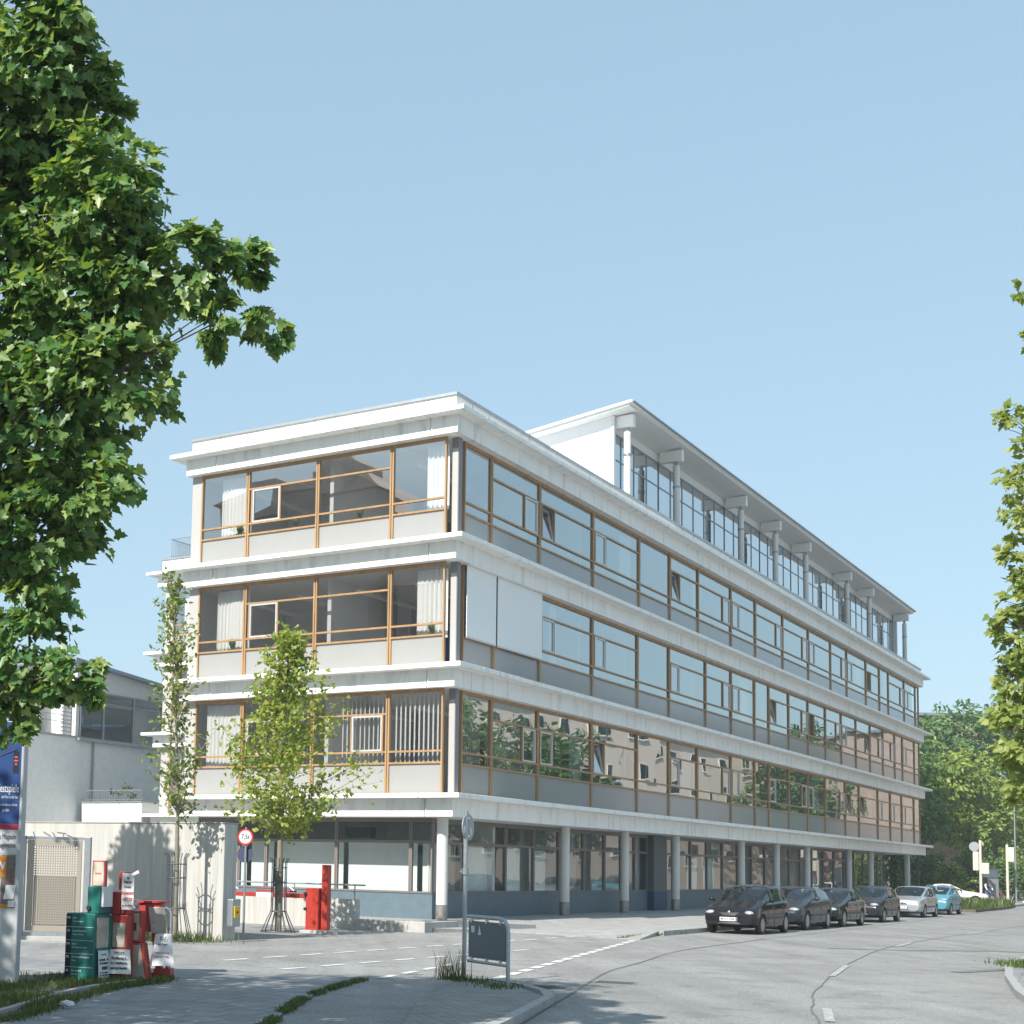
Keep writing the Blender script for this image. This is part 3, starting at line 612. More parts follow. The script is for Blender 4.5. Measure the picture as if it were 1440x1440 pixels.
# ---------------- ground floor
ZG = .13
for u in (1.22, 10.62, 16.48, 22.4, 31.65, 37.6, 43.5, 52.93, 58.6, 69.6):
    mb = MB(); mb.lathe([(.18,.62),(.18,3.39)], n=28); cl = ob('column', mb, M['colconc'], bld, (u, 1.2, 0), smooth=40)
    mb = MB(); mb.lathe([(.187,ZG),(.187,.615)], n=28); ob('column_sleeve', mb, M['sleeve'], cl, smooth=40)
def gbay(ax, pl, a0, a1, inner=None, base=True, sill=.95, tr=2.55, top=3.37, glass='glassG', doubletr=True):
    fr = MB(); pa = MB(); p = .06
    bx(fr, ax, pl, a0+.005, a0+p, -.04, .06, sill, top); bx(fr, ax, pl, a1-p, a1-.005, -.04, .06, sill, top)
    for zz, t_ in ((sill, .06), (tr, .09), (top-.14, .14)): bx(fr, ax, pl, a0+p, a1-p, -.035, .06, zz, zz+t_)
    qd(pa, ax, pl, a0+p, a1-p, .02, sill+.06, tr); qd(pa, ax, pl, a0+p, a1-p, .02, tr+.09, top-.14)
    if doubletr:
        t2 = .07; bx(fr, ax, pl, a0+p, a0+p+t2, -.025, .05, tr+.09, top-.14); bx(fr, ax, pl, a1-p-t2, a1-p, -.025, .05, tr+.09, top-.14)
    wd = ob('shop_window', fr, M['gfframe'], bld); ob('pane', pa, M[glass], wd)
    if base: b_ = MB(); bx(b_, ax, pl, a0, a1, -.01, .05, ZG, sill-.001); ob('plinth_panel', b_, M['base'], wd)
    for nm, mbi, mt in (inner or []): ob(nm, mbi, M[mt], wd)
PG = 2.0
for i, (a0, a1) in enumerate(((2.0,4.2),(4.2,7.3),(7.3,9.6),(9.6,11.85),(11.85,14.2),(14.2,16.3),(16.3,18.1),(18.1,19.6),(19.6,21.1),(22.7,24.3),(24.3,26.6),(26.6,28.9),(28.9,31.2),(31.2,33.6),(33.6,35.9),(35.9,38.2),(38.2,40.5),(40.5,42.8),(42.8,45))):
    inner = []
    if i in (0,4): inner.append(('blind', slats('S', PG, a0+.1, a1-.1, .25, 1.0, 2.5, 60), 'curtain'))
    elif i in (1,2,3,9,11,12): inner.append(('curtain', wavy('S', PG, a0+.35, a1-.5, .3, 1.0, 2.5, .04), 'frost'))
    gbay('S', PG, a0, a1, inner)
for a0, a1 in ((45,47.5),(47.5,50),(50,52.5),(52.5,55),(55,57.5),(57.5,60),(60,62),(62,64),(64,66)):
    gbay('S', PG, a0, a1, None, base=False, sill=ZG, tr=2.7, doubletr=False)
mb = MB(); mb.box(21.1, 22.7, 1.7, 2.3, .95, 3.36); ep = ob('entrance_pier', mb, mat('slate_panel', (.10,.115,.13), .5), bld)
mb = MB(); mb.box(21.1, 22.7, 1.69, 2.3, ZG, .948); ob('pier_base', mb, mat('blue_panel', (.02,.07,.14), .5), ep)
mb = MB(); mb.box(66, 66.2, 2, 9, ZG, 3.36); mb.box(72.0, 72.12, .9, 1.02, ZG, 3.37); ob('end_wall', mb, M['steeld'], bld)
GL = [1.75, 2.56, 5.42, 8.31, 9.47, 11.3]
for i in range(5):
    a0, a1 = GL[i], GL[i+1]
    s_ = MB(); bx(s_, 'L', 1.6, a0+.1, a1-.1, .60, .62, .98, 2.62)
    gbay('L', 1.6, a0, a1, [('screen', s_, 'frost')], doubletr=False)
mb = MB(); mb.box(8.0, 65.9, 6.4, 6.55, ZG, 3.36); mb.box(6.5, 6.7, 2.1, 11.3, ZG, 3.36); mb.box(1.7, 66, 11.2, 11.4, ZG, 3.36)
for u in (14, 21.2, 31, 45): mb.box(u, u+.15, 2.4, 6.39, ZG, 3.36)
ob('inner_wall', mb, M['room'], bld)
mb = MB(); mb.box(1.9, 65.9, 2.2, 11.1, ZG, ZG+.03); ob('inner_floor', mb, M['floor'], bld)
mb = MB(); mb.box(3.2, 5.6, 3.0, 3.6, 2.2, 2.5); mb.box(3.0, 3.4, 5, 6, 2.75, 3.1); mb.box(2.6, 2.9, 8, 8.6, 2.6, 3.2); ob('cupboard', mb, M['roomd'], bld)
# ---------------- rooftop storey
UR0, UR1 = 15.57, 70.6; SL = .136; ZR = 20.97
def zr(v): return ZR - SL*(v-.6)
def slab(mb, u0, u1, v0, v1, up, dn):
    b = len(mb.v)
    for v, z in ((v0, None), (v1, None)):
        for u in (u0, u1): mb.v += [(u, v, zr(v)-dn), (u, v, zr(v)-up)]
    # indices: v0u0(lo,hi)=0,1  v0u1=2,3  v1u0=4,5  v1u1=6,7
    for q in ((0,4,6,2),(1,3,7,5),(0,2,3,1),(2,6,7,3),(6,4,5,7),(4,0,1,5)): mb.f.append(tuple(b+i for i in q)); mb.m.append(mb.mi)
ph = MB(); slab(ph, UR0, UR1, .6, 9.6, 0, .10); rf = ob('roof', ph, M['white2'], bld)
mb = MB(); slab(mb, UR0+.1, UR1-.1, .72, 9.5, .101, .2); ob('roof_soffit', mb, M['soffit'], rf)
mb = MB(); mb.tube([(UR0+.05, .56, ZR-.05), (UR1-.02, .56, ZR-.05)], .048, 10); ob('roof_gutter', mb, M['gutter'], rf, smooth=40)
mb = MB()
UW0, UW1, VG_, ZB = 16.25, 70.0, 2.0, LV[3]
def wallquad(mb, u0, u1, v0, v1, z0): # end wall under the slope
    b = len(mb.v)
    for u in (u0, u1): mb.v += [(u,v0,z0),(u,v1,z0),(u,v1,zr(v1)-.205),(u,v0,zr(v0)-.205)]
    for q in ((0,1,2,3),(7,6,5,4),(0,4,5,1),(1,5,6,2),(2,6,7,3),(3,7,4,0)): mb.f.append(tuple(b+i for i in q)); mb.m.append(mb.mi)
wallquad(mb, UW0, UW0+.2, 1.72, 9.2, ZB); wallquad(mb, UW1-.2, UW1, 1.72, 9.2, ZB); mb.box(UW0+.2, UW1-.2, 9.0, 9.2, ZB, zr(9.2)-.21)
pw = ob('rooftop_wall', mb, M['penth'], bld)
mb = MB()
for v in (3.1, 5.3, 7.3): mb.box(UW0-.004, UW0, v, v+.02, ZB, zr(v)-.21)
mb.box(UW0-.004, UW0, 1.74, 9.2, 18.55, 18.57); mb.box(UW0-.05, UW0+.12, 1.6, 1.72, ZB, zr(1.7)-.21)
ob('panel_joint', mb, MATS['grey_board_soffit'], pw)
mb = MB(); mb.box(UW0+.2, UW1-.2, VG_-.02, VG_+.1, 20.2, zr(2.1)-.205); ob('rooftop_lintel', mb, M['white2'], bld)
RC = [16.55, 22.4, 31.7, 37.65, 43.6, 53.0, 58.9, 69.6]
for i, u in enumerate(RC):
    mb = MB(); mb.lathe([(.15, ZB), (.15, 19.92)], n=24); cl = ob('rooftop_column', mb, M['colconc'], bld, (u, 1.15, 0), smooth=40)
    mb = MB(); mb.box(-.13, .13, -.30, .72, 20.12, 20.62); ob('bracket', mb, M['white2'], cl)
    mb = MB(); mb.box(-.07, .07, -.07, .07, 19.921, 20.12); mb.lathe([(.165, 18.9), (.165, 19.0)], n=24); mb.box(-.24,.24,-.02,.02,18.93,18.96); ob('clamp', mb, M['steel'], cl)
edges = [UW0+.2] + RC[1:-1] + [UW1-.2]
for i in range(len(edges)-1):
    a, b = edges[i], edges[i+1]; n = max(3, round((b-a)/1.55)); fr = MB(); pa = MB()
    for k_ in range(n+1):
        x = a+(b-a)*k_/n; fr.box(x-.022, x+.022, VG_-.03, VG_+.05, ZB, 20.19)
    for zz in (ZB+.1, 19.05, 20.12): fr.box(a+.03, b-.03, VG_-.025, VG_+.045, zz, zz+.05)
    qd(pa, 'S', VG_, a, b, .0, ZB, 20.18); wd = ob('rooftop_window', fr, M['gutter'], bld); ob('pane', pa, M['glassP'], wd)
    mb = MB(); mb.box(a+.4+(i%3)*.8, a+.75+(i%3)*.8, VG_+.25, VG_+.28, ZB, 19.7); ob('curtain', mb, M['frost'], wd)
mb = MB(); mb.box(UW0+.3, UW1-.3, 5.2, 5.4, ZB, 19.9); mb.box(UW0+.21, UW1-.21, 2.2, 8.9, ZB, ZB+.03); ob('inner_wall', mb, M['annexw'], bld)
# ---------------- rear wing (same building, further back)
WU, WV0, WV1 = 15.9, VLEN+.005, 26.5
for z in LV[:3]+[LV[3]-.3]:
    top = z == LV[3]-.3
    z = LV[3] if top else z
    mb = MB(); mb.box(WU, WU+12, WV0, WV1, z-TK-.003, z-.003); ob('cornice', mb, M['white'], bld, bevel=.012)
    mb = MB(); mb.box(WU+FO, WU+12, WV0, WV1-FO, z-FD-.003, z-TK-.005); ob('fascia', mb, M['white'], bld)
    mb = MB()
    for v in (15.2, 19.4, 24.2): mb.box(WU+FO-.004, WU+FO, v, v+.02, z-FD, z-TK)
    ob('panel_joint', mb, M['joint'], bld)
mb = MB(); mb.box(WU+.58, WU+12, WV0, WV1-.6, LV[3], LV[3]+.66); pp = ob('parapet', mb, M['white'], bld)
mb = MB(); mb.box(WU+.52, WU+12, WV0, WV1-.54, LV[3]+.661, LV[3]+.74); ob('coping', mb, M['coping'], pp)
for zl in LV[:3]:
    for i, (a0, a1) in enumerate(((12.4,15.2),(15.2,18.0),(18.0,20.4),(20.4,22.9),(22.9,25.2))):
        inner = [('curtain', wavy('L', WU+PL, a0+.2, a1-.4, .35, zl+1, zl+3.2), 'curtain')] if i in (2,4) else []
        bay('L', WU+PL, a0, a1, zl, 'l' if i == 3 else 'F', bld, M['glassL'], inner=inner)
    mb = MB(); mb.box(WU+.74, WU+.95, 25.2, 25.75, zl, zl+3.35); ob('end_panel', mb, M['colpale'], bld)
    mb = MB(); mb.box(WU+4, WU+4.15, WV0, 25.6, zl, zl+3.35); mb.box(WU+.95, WU+4, 25.6, 25.75, zl, zl+3.35); ob('inner_wall', mb, M['room'], bld)
mb = MB(); mb.box(WU+1.3, WU+12, WV0, 25.6, 0, LV[0]-FD-.01); ob('base_wall', mb, M['annex'], bld)
mb = MB()
for i in range(24): mb.box(WU+.68, WU+.70, 22.2+i*.14, 22.22+i*.14, LV[3]+.74, LV[3]+1.72)
for z_ in (1.72, .84): mb.box(WU+.67, WU+.71, 22.1, 25.5, LV[3]+z_, LV[3]+z_+.04)
for i in range(18): mb.box(WU+.72+i*.16, WU+.74+i*.16, 25.46, 25.48, LV[3]+.74, LV[3]+1.72)
mb.box(WU+.72, WU+3.6, 25.45, 25.49, LV[3]+1.72, LV[3]+1.76)
ob('roof_railing', mb, M['steel'], bld)
#PART3
# ================================================================== WALLS, ANNEX, STREET THINGS
def bthing(name, label, cat, u, v, group=None, z=0.0): return thing(name, label, cat, bw(u, v, z), ROT, group)
# long concrete wall on the left
t = bthing('concrete_wall', 'long pale fair faced concrete wall behind the slim caged tree', 'wall', -12.3, -.46)
mb = MB(); mb.box(0, .5, 0, 9.5, -.05, 2.71)
ob('wall_panel', mb, M['conc'], t, bevel=.015)
mb = MB(); mb.box(-.02, .52, -.01, 9.5, 2.712, 2.735); ob('wall_coping', mb, M['conclow'], t)
mb = MB()
for y, z, a, l_ in ((4.05,2.35,.3,.34),(4.2,2.2,-.5,.3),(4.4,2.45,.1,.3),(4.3,2.3,1.2,.26),(4.62,2.35,.9,.3),(4.75,2.2,-.7,.25),(4.9,2.42,.4,.28),(5.3,2.3,1.1,.4),(5.55,2.25,-.9,.3)):
    mb.obox((-.003, y+.75, z), (.002,0,0), (0, l_/2*math.cos(a), l_/2*math.sin(a)), (0, -.016*math.sin(a), .016*math.cos(a)))
ob('graffiti', mb, mat('graffiti_paint', (.13,.14,.16), .7), t)
# call box on the end of the wall
t = thing('call_box', 'small grey call box with yellow front on the wall end', 'intercom', (-1.98, 33.13, 0), ROT)
mb = MB(); mb.box(.1, .42, -.16, -.005, .35, .98); ob('housing', mb, M['steel'], t, bevel=.02)
mb = MB(); mb.box(.15, .35, -.19, -.162, .55, .82); ob('front_plate', mb, M['yellow'], t, bevel=.01)
mb = MB(); mb.ball((.25, -.195, .68), (.03,.02,.03)); ob('push_button', mb, M['black'], t)
# ramp wall with handrail, low wall
t = bthing('ramp_wall', 'white concrete ramp wall behind the barrier with tree shadow', 'wall', -4.0, 1.1)
mb = MB(); mb.box(0, .25, .03, 7, -.02, .84); ob('wall_panel', mb, M['conc'], t, bevel=.01)
mb = MB(); mb.box(.251, 5.5, 5, 7, -.02, .7); ob('ramp_slab', mb, M['conclow'], t)
t = bthing('low_wall', 'low grey concrete plinth wall at the building corner', 'wall', -4.2, -1.25)
mb = MB(); mb.box(0, .24, 0, 2.32, -.02, .30); mb.box(.241, 1.9, 0, .2, -.02, .29); ob('wall_panel', mb, M['conclow'], t, bevel=.015)
mb = MB(); mb.prism([(1.91,0),(5.2,-.9),(5.25,-.7),(1.91,.2)], -.02, [.28,.15,.15,.28]); ob('kerb_block', mb, M['kerb'], t, bevel=.01)
t = bthing('handrail', 'thin grey steel handrail above the ramp wall', 'handrail', -3.85, 1.0)
mb = MB(); mb.tube([(0,-.1,1.24),(0,6.5,1.24)], .024, 8); ob('rail', mb, M['steel'], t, smooth=40)
for v in (.25, 2.35, 4.4):
    mb = MB(); mb.tube([(0,v,.83),(0,v,1.22)], .02, 8); ob('post', mb, M['steel'], t, smooth=40)
    mb = MB(); mb.tube([(0,v,1.0),(0,v+.28,1.2)], .014, 6); ob('bracket', mb, M['steel'], t, smooth=40)
# barrier
t = bthing('barrier_gate', 'red parking barrier with cabinet and lowered red white boom', 'barrier', -6.95, .35)
mb = MB(); mb.box(-.35, .55, -.75, .45, -.02, .08); ob('footing', mb, M['conclow'], t, bevel=.01)
mb = MB(); mb.box(-.17, .17, -.02, .38, .08, 1.18); ob('cabinet', mb, M['red'], t, bevel=.012)
mb = MB(); mb.box(-.18, .16, .0, .05, .1, 1.15); mb.box(-.178, -.171, .08, .34, .15, .9); ob('cabinet_door', mb, M['red'], t)
mb = MB(); mb.ball((-.2, .38, .63), .045); mb.ball((-.2, .38, 1.03), .05); ob('lamp', mb, M['black'], t)
mb = MB(); mb.box(-.09, .09, -.25, -.06, .08, 1.80); ob('rest_post', mb, M['red'], t, bevel=.01)
mb = MB(); bs = [(.5,1.55),(2.1,3.25)]
for a, b in bs: mb.box(-.05, .05, a, b, .90, 1.02)
bm_ = ob('boom', mb, M['red'], t, bevel=.01)
mb = MB(); mb.box(-.048, .048, 1.551, 2.099, .905, 1.015); ob('white_section', mb, M['signwhite'], bm_)
mb = MB(); mb.box(.1, .16, .9, 2.2, 1.04, 1.09); ob('counterweight_arm', mb, M['red'], bm_)
# weight limit sign
t = thing('weight_limit_sign', 'round red ringed 7,5t weight limit sign at the concrete wall end', 'road sign', (-1.72, 37.3, 0), ROT-PI/2+.35)
mb = MB(); mb.tube([(0,0,0),(0,0,2.72)], .03, 10); ob('pole', mb, M['steel'], t, smooth=40)
mb = MB(); mb.lathe([(.21,-.05),(.21,-.04)], (0,0,2.47), 'y', 32); dsc = ob('sign_disc', mb, M['signred'], t)
mb = MB(); mb.lathe([(.165,-.055),(.165,-.051)], (0,0,2.47), 'y', 32); ob('sign_face', mb, M['signwhite'], dsc)
def text(name, s, size, mt, parent, loc, rot=(PI/2,0,0), al='CENTER', ext=.002, sx=1.0, bend=None, bold=0):
    cu = bpy.data.curves.new(name, 'FONT'); cu.body = s; cu.size = size; cu.align_x = al; cu.align_y = 'CENTER'; cu.extrude = ext; cu.offset = bold
    tmp = bpy.data.objects.new('tmp', cu); COL.objects.link(tmp); bpy.context.view_layer.update()
    me = bpy.data.meshes.new_from_object(tmp.evaluated_get(bpy.context.evaluated_depsgraph_get())); bpy.data.objects.remove(tmp); bpy.data.curves.remove(cu)
    for v in me.vertices: v.co.x *= sx
    if bend:
        r, a0 = bend
        for v in me.vertices:
            a = a0 + v.co.x/r; rr = r + v.co.z; v.co = Vector((rr*math.cos(a), rr*math.sin(a), v.co.y))
        rot = (0,0,0)
    me.materials.clear(); me.materials.append(mt); o = link(name, me, parent, loc); o.rotation_euler = rot; return o
text('lettering', '7,5t', .17, M['print'], dsc, (0,-.058,2.47), sx=.85, bold=.003)
mb = MB(); mb.lathe([(.21,.06),(.21,.07)], (-.03,0,2.02), 'y', 32); ob('rear_disc', mb, mat('dark_blue_sign', (.05,.06,.12), .5), t)
# sign post with disc seen from behind, and map board
t = thing('sign_post', 'grey post with back of round sign on kerb island', 'sign post', (2.40, 22.66, .1))
mb = MB(); mb.tube([(0,0,-.12),(0,0,2.62)], .034, 12); ob('pole', mb, M['steel'], t, smooth=40)
d_ = link('sign_disc', None, t, (.035,.045,2.36), R(60))
mb = MB(); mb.lathe([(.21,-.006),(.21,.006)], (0,0,0), 'y', 36); d_.data = None
bpy.data.objects.remove(d_)
me_ = mb.mesh('sign_disc', M['signback']); d_ = link('sign_disc', me_, t, (.04,.05,2.36), R(58))
mb = MB(); mb.box(-.17,-.10,-.012,-.008,-.09,.02); ob('sticker', mb, M['sticker'], d_)
mb = MB(); mb.box(.05,.11,-.012,-.008,-.12,-.01); ob('sticker', mb, M['sticker'], d_)
mb = MB(); mb.box(-.05,.05,-.05,-.007,.12,.16); mb.box(-.05,.05,-.05,-.007,-.16,-.12); ob('clamp', mb, M['steel'], d_)
mb = MB(); mb.lathe([(.055,1.62),(.055,1.72)], n=14); mb.box(-.09,.09,-.02,.02,1.65,1.68); ob('collar', mb, M['steel'], t)
bdir = math.atan2(21.2-22.66, 2.86-2.40)
t = thing('notice_board', 'dark back of a small notice board in a bent tube frame', 'notice board', (2.43, 22.55, .1), math.atan2(-1.15, .50))
W_ = 1.22
mb = MB(); mb.tube([(.03,0,.98),(W_-.22,0,.98),(W_-.1,0,.955),(W_-.02,0,.88),(W_,0,.78),(W_,0,-.12)], .031, 12); ob('frame_tube', mb, M['steel'], t, smooth=50)
mb = MB(); mb.tube([(.03,0,.30),(W_-.02,0,.30)], .024, 10); ob('lower_rail', mb, M['steel'], t, smooth=50)
mb = MB(); mb.box(.07, W_-.06, -.014, .014, .355, .915); ob('panel', mb, M['boardback'], t)
mb = MB()
for x in (.15,.6,1.0):
    for z in (.33,.93): mb.box(x-.02, x+.02, -.02, .02, z-.04, z+.04)
ob('clip', mb, M['alu'], t)
mb = MB(); mb.box(.16,.26,-.02,-.015,.74,.84); ob('sticker', mb, M['sticker'], t)
mb = MB(); mb.face([(.36,-.018,.71),(.46,-.018,.71),(.41,-.018,.86)]); ob('sticker', mb, M['sticker'], t)
pts = [(2.37+random.gauss(0,.16), 22.5+random.gauss(-.1,.16), .3+.5*random.random()) for i in range(260)] + [(2.75+random.gauss(0,.18), 21.3+random.gauss(0,.2), .4+.5*random.random()) for i in range(130)] + [(2.55+random.gauss(0,.1), 22.0+random.gauss(0,.2), .4) for i in range(60)]
tag(blades('weeds', pts, .12, .008, M['grass'], .8, .1), 'tuft of weeds round the foot of the sign post', None, kind='stuff')
pts = [(2.2+random.gauss(0,.12), 22.55+random.gauss(0,.12), .6+random.random()) for i in range(160)]
tag(blades('dry_weeds', pts, .30, .005, M['drygrass'], .4, .1), 'dry brown weed stalks beside the sign post', None, kind='stuff')
# manhole and drain
t = thing('manhole_cover', 'round dark cast iron manhole cover in the driveway', 'manhole cover', (3.66, 22.65, .004))
mb = MB(); mb.lathe([(.33,-.02),(.33,.006)], n=32); ob('rim', mb, M['iron'], t)
mb = MB(); mb.lathe([(.28,.0),(.28,.010)], n=32)
for i in range(-4,5): mb.box(-.2,.2,i*.055-.012,i*.055+.012,.0101,.014)
ob('lid', mb, M['iron'], t)
t = thing('drain_grate', 'rectangular iron drain grate at the road edge', 'drain', (5.0, 23.85, .002), R(-20))
mb = MB(); mb.box(-.34,.34,-.27,.27,-.02,.004); ob('frame', mb, mat('drain_frame', (.2,.2,.2), .7), t)
mb = MB()
for i in range(-5,6): mb.box(i*.055-.014,i*.055+.014,-.23,.23,.0045,.012)
ob('grating', mb, M['iron'], t)
t = thing('plastic_litter', 'crumpled white plastic scrap on the grass edge', 'litter', (-2.92, 17.65, .06))
mb = MB(); mb.ball((0,0,.03),(.10,.05,.035),8,5); me_ = mb.mesh('scrap', M['paper'])
for v in me_.vertices: v.co += Vector((random.gauss(0,.014), random.gauss(0,.014), random.gauss(0,.012)))
link('scrap', me_, t, rz=.8)
# mesh gate
t = thing('mesh_gate', 'beige perforated steel gate panel between grey posts', 'gate', (-6.45, 32.0, 0))
mb = MB(); mb.box(.16,.30,-.03,.03,.22,2.22); mb.box(1.26,1.36,-.03,.03,.22,2.22); mb.box(.301,1.259,-.03,.03,2.08,2.22); mb.box(.301,1.259,-.03,.03,.22,.34); ob('gate_frame', mb, M['mesh'], t)
mb = MB()
n1, n2 = 18, 32
for i in range(1, n1): x = .30+.96*i/n1; mb.box(x-.013, x+.013, -.006, .006, .34, 2.08)
for i in range(1, n2): z = .34+1.74*i/n2; mb.box(.30, 1.26, -.0065, .0065, z-.013, z+.013)
ob('perforated_sheet', mb, M['mesh'], t)
mb = MB(); mb.box(.30, 1.26, .10, .13, .30, 1.42); ob('lower_backing', mb, M['colgrey'], t)
for x in (-.02, 1.42):
    mb = MB(); mb.box(x, x+.14, -.08, .10, 0, 2.3); ob('post', mb, M['steel'], t, bevel=.01)
mb = MB(); mb.box(.10,1.44,-.02,.04,2.225,2.29); mb.box(.12,1.42,-.05,.06,.12,.20); ob('cross_rail', mb, M['steel'], t)
t = thing('base_wall', 'low concrete base under the perforated gate', 'wall', (-6.6, 31.85, 0))
mb = MB(); mb.box(0,1.75,0,.4,-.02,.115); ob('wall_panel', mb, M['conclow'], t, bevel=.01)
mb = MB(); mb.box(-.1,1.9,-.5,-.38,-.02,.05); ob('edge_stone', mb, M['kerb'], t, bevel=.01)
# ---------------- annex behind
an = bthing('annex_building', 'grey rendered rear building with rooftop glazing and slanting roof', 'building', 0, 31.0)
def az(u): return 8.0+.0*u
mb = MB(); mb.box(-6, 26, 0, 12, 0, 8.03); ob('wall', mb, M['annex'], an)
mb = MB(); mb.box(-6, 16.05, -.06, .3, 8.032, 8.12); mb.box(16.05, 26, -.25, .3, 7.9, 8.05); ob('coping', mb, M['coping'], an)
mb = MB()
b = len(mb.v)
for x, h in ((16.1, 11.95), (26, 11.1)):
    mb.v += [(x,.12,10.6),(x,9,10.6),(x,9,h),(x,.12,h)]
for q in ((0,1,2,3),(7,6,5,4),(0,4,5,1),(1,5,6,2),(2,6,7,3),(3,7,4,0)): mb.f.append(tuple(b+i for i in q)); mb.m.append(0)
mb.box(16.1,16.35,.12,9,8.03,10.599); mb.box(25.75,26,.12,9,8.03,10.599); ob('upper_wall', mb, M['annexw'], an)
mb = MB(); b = len(mb.v)
for x, h in ((15.5, 12.0), (26.3, 11.08)): mb.v += [(x,-.35,h),(x,9.2,h),(x,9.2,h+.16),(x,-.35,h+.16)]
for q in ((0,1,2,3),(7,6,5,4),(0,4,5,1),(1,5,6,2),(2,6,7,3),(3,7,4,0)): mb.f.append(tuple(b+i for i in q)); mb.m.append(0)
ob('roof', mb, M['gutter'], an)
for x0, x1 in ((16.4,18.2),(18.2,20.6),(20.6,23)):
    fr = MB(); fr.box(x0,x0+.07,.06,.16,8.05,10.6); fr.box(x1-.07,x1,.06,.16,8.05,10.6); fr.box(x0+.07,x1-.07,.065,.16,10.0,10.06); fr.box(x0+.07,x1-.07,.065,.16,8.05,8.12); fr.box(x0+.07,x1-.07,.065,.16,10.52,10.598)
    wd = ob('window', fr, M['steel'], an); pa = MB(); pa.face([(x0+.07,.12,8.12),(x1-.07,.12,8.12),(x1-.07,.12,10.52),(x0+.07,.12,10.52)]); ob('pane', pa, M['glassG'], wd)
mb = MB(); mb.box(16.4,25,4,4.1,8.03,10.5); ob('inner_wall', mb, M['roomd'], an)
mb = MB(); mb.obox((19.4,1.2,9.0),(1.3,0,.1),(0,.4,0),(0,0,.06)); mb.obox((17.1,1.2,9.1),(.4,0,0),(0,.3,0),(0,0,.2)); ob('sun_shade', mb, mat('blue_awning', (.08,.3,.5), .6), an)
mb = MB(); mb.box(13.0,15.4,2.0,6,8.03,10.9); ob('stair_block', mb, M['annexw'], an)
mb = MB(); mb.box(13.0-.03,13.9,1.96,1.999,8.1,10.3); ob('terrace_door', mb, M['wood'], an)
mb = MB(); mb.box(15.42,16.08,.5,.62,8.05,11.2)
for i in range(13): mb.box(15.45,16.05,.42,.499,8.2+i*.2,8.31+i*.2)
ob('louvre', mb, M['annexw'], an)
mb = MB()
for x in (8,9.5,11,12.5,14,15.2): mb.tube([(x,.15,8.12),(x,.15,9.15)], .02, 6)
for z in (9.15,8.8): mb.tube([(7,.15,z),(15.3,.15,z)], .02, 6)
ob('terrace_railing', mb, M['steel'], an)
mb = MB(); mb.tube([(17.3,-.08,0),(17.3,-.08,8)], .06, 8); ob('downpipe', mb, M['gutter'], an)
# roof terrace planter between the buildings
t = bthing('planter_wall', 'pale panelled terrace wall with steel railing beside the grey building', 'wall', 16.3, 26.6)
mb = MB(); mb.box(0, 3, 0, 4.05, 0, 4.66); ob('wall_panel', mb, M['annexw'], t)
mb = MB()
for v in (1.5, 2.95): mb.box(-.004, 0, v, v+.02, 0, 4.66)
ob('panel_joint', mb, M['joint'], t)
mb = MB(); mb.box(-.05,3,-.0,4.1,4.662,4.72); ob('coping', mb, M['coping'], t)
mb = MB(); mb.box(.1,.14,.1,3.9,5.28,5.32); mb.box(.1,.14,.1,3.9,4.8,4.83)
for i in range(24): mb.box(.11,.13,.1+i*.165,.12+i*.165,4.72,5.3)
ob('railing', mb, M['steel'], t)
# ---------------- tree cages, bike racks, bicycles
def cage(name, label, x, y, h, r0, r1, flare, n):
    t = thing(name, label, 'tree guard', (x, y, 0))
    mb = MB()
    for i in range(n):
        a = 2*PI*i/n+.2; ca, sa = math.cos(a), math.sin(a)
        mb.tube([(r1*ca,r1*sa,0),(r0*1.05*ca,r0*1.05*sa,flare),(r0*ca,r0*sa,flare+.15),(r0*ca,r0*sa,h-.12),(r0*1.35*ca,r0*1.35*sa,h)], .012, 6)
    ob('bars', mb, M['steeld'], t, smooth=50)
    for z, r in ((flare, r0*1.05), (flare+(h-flare)*.55, r0), (h-.25, r0)):
        mb = MB(); mb.tube([(r*math.cos(2*PI*k/24), r*math.sin(2*PI*k/24), z) for k in range(25)], .014, 6); ob('hoop', mb, M['steeld'], t, smooth=50)
    mb = MB(); mb.tube([(r1*math.cos(2*PI*k/24), r1*math.sin(2*PI*k/24), .03) for k in range(25)], .014, 6); ob('base_ring', mb, M['steeld'], t, smooth=50)
    return t
T1 = (-3.08, 33.0); T2 = (-.86, 38.4)
cage('tree_guard', 'tall steel guard round the trunk of the slim tree', T1[0], T1[1], 2.0, .22, .42, .75, 10)
cage('tree_guard', 'flared steel guard round the tree behind the barrier', T2[0], T2[1], 1.95, .2, .46, .55, 14)
def rack(x, y, rz, label):
    t = thing('bicycle_rack', label, 'bicycle rack', (x, y, 0), rz, 'bicycle racks by the concrete wall')
    mb = MB(); mb.tube([(-.5,0,-.02),(-.5,0,.68),(-.46,0,.76),(-.38,0,.80),(.38,0,.80),(.46,0,.76),(.5,0,.68),(.5,0,-.02)], .028, 10); ob('hoop', mb, M['steel'], t, smooth=50)
    mb = MB(); mb.tube([(-.3,0,.80),(.2,0,.80)], .033, 10); ob('grip_sleeve', mb, M['black'], t, smooth=50)
    return t
rack(-4.2, 31.2, .15, 'steel bicycle rack hoop behind the red newspaper boxes')
rack(-3.55, 31.7, .15, 'steel bicycle rack hoop beside the slim tree guard')
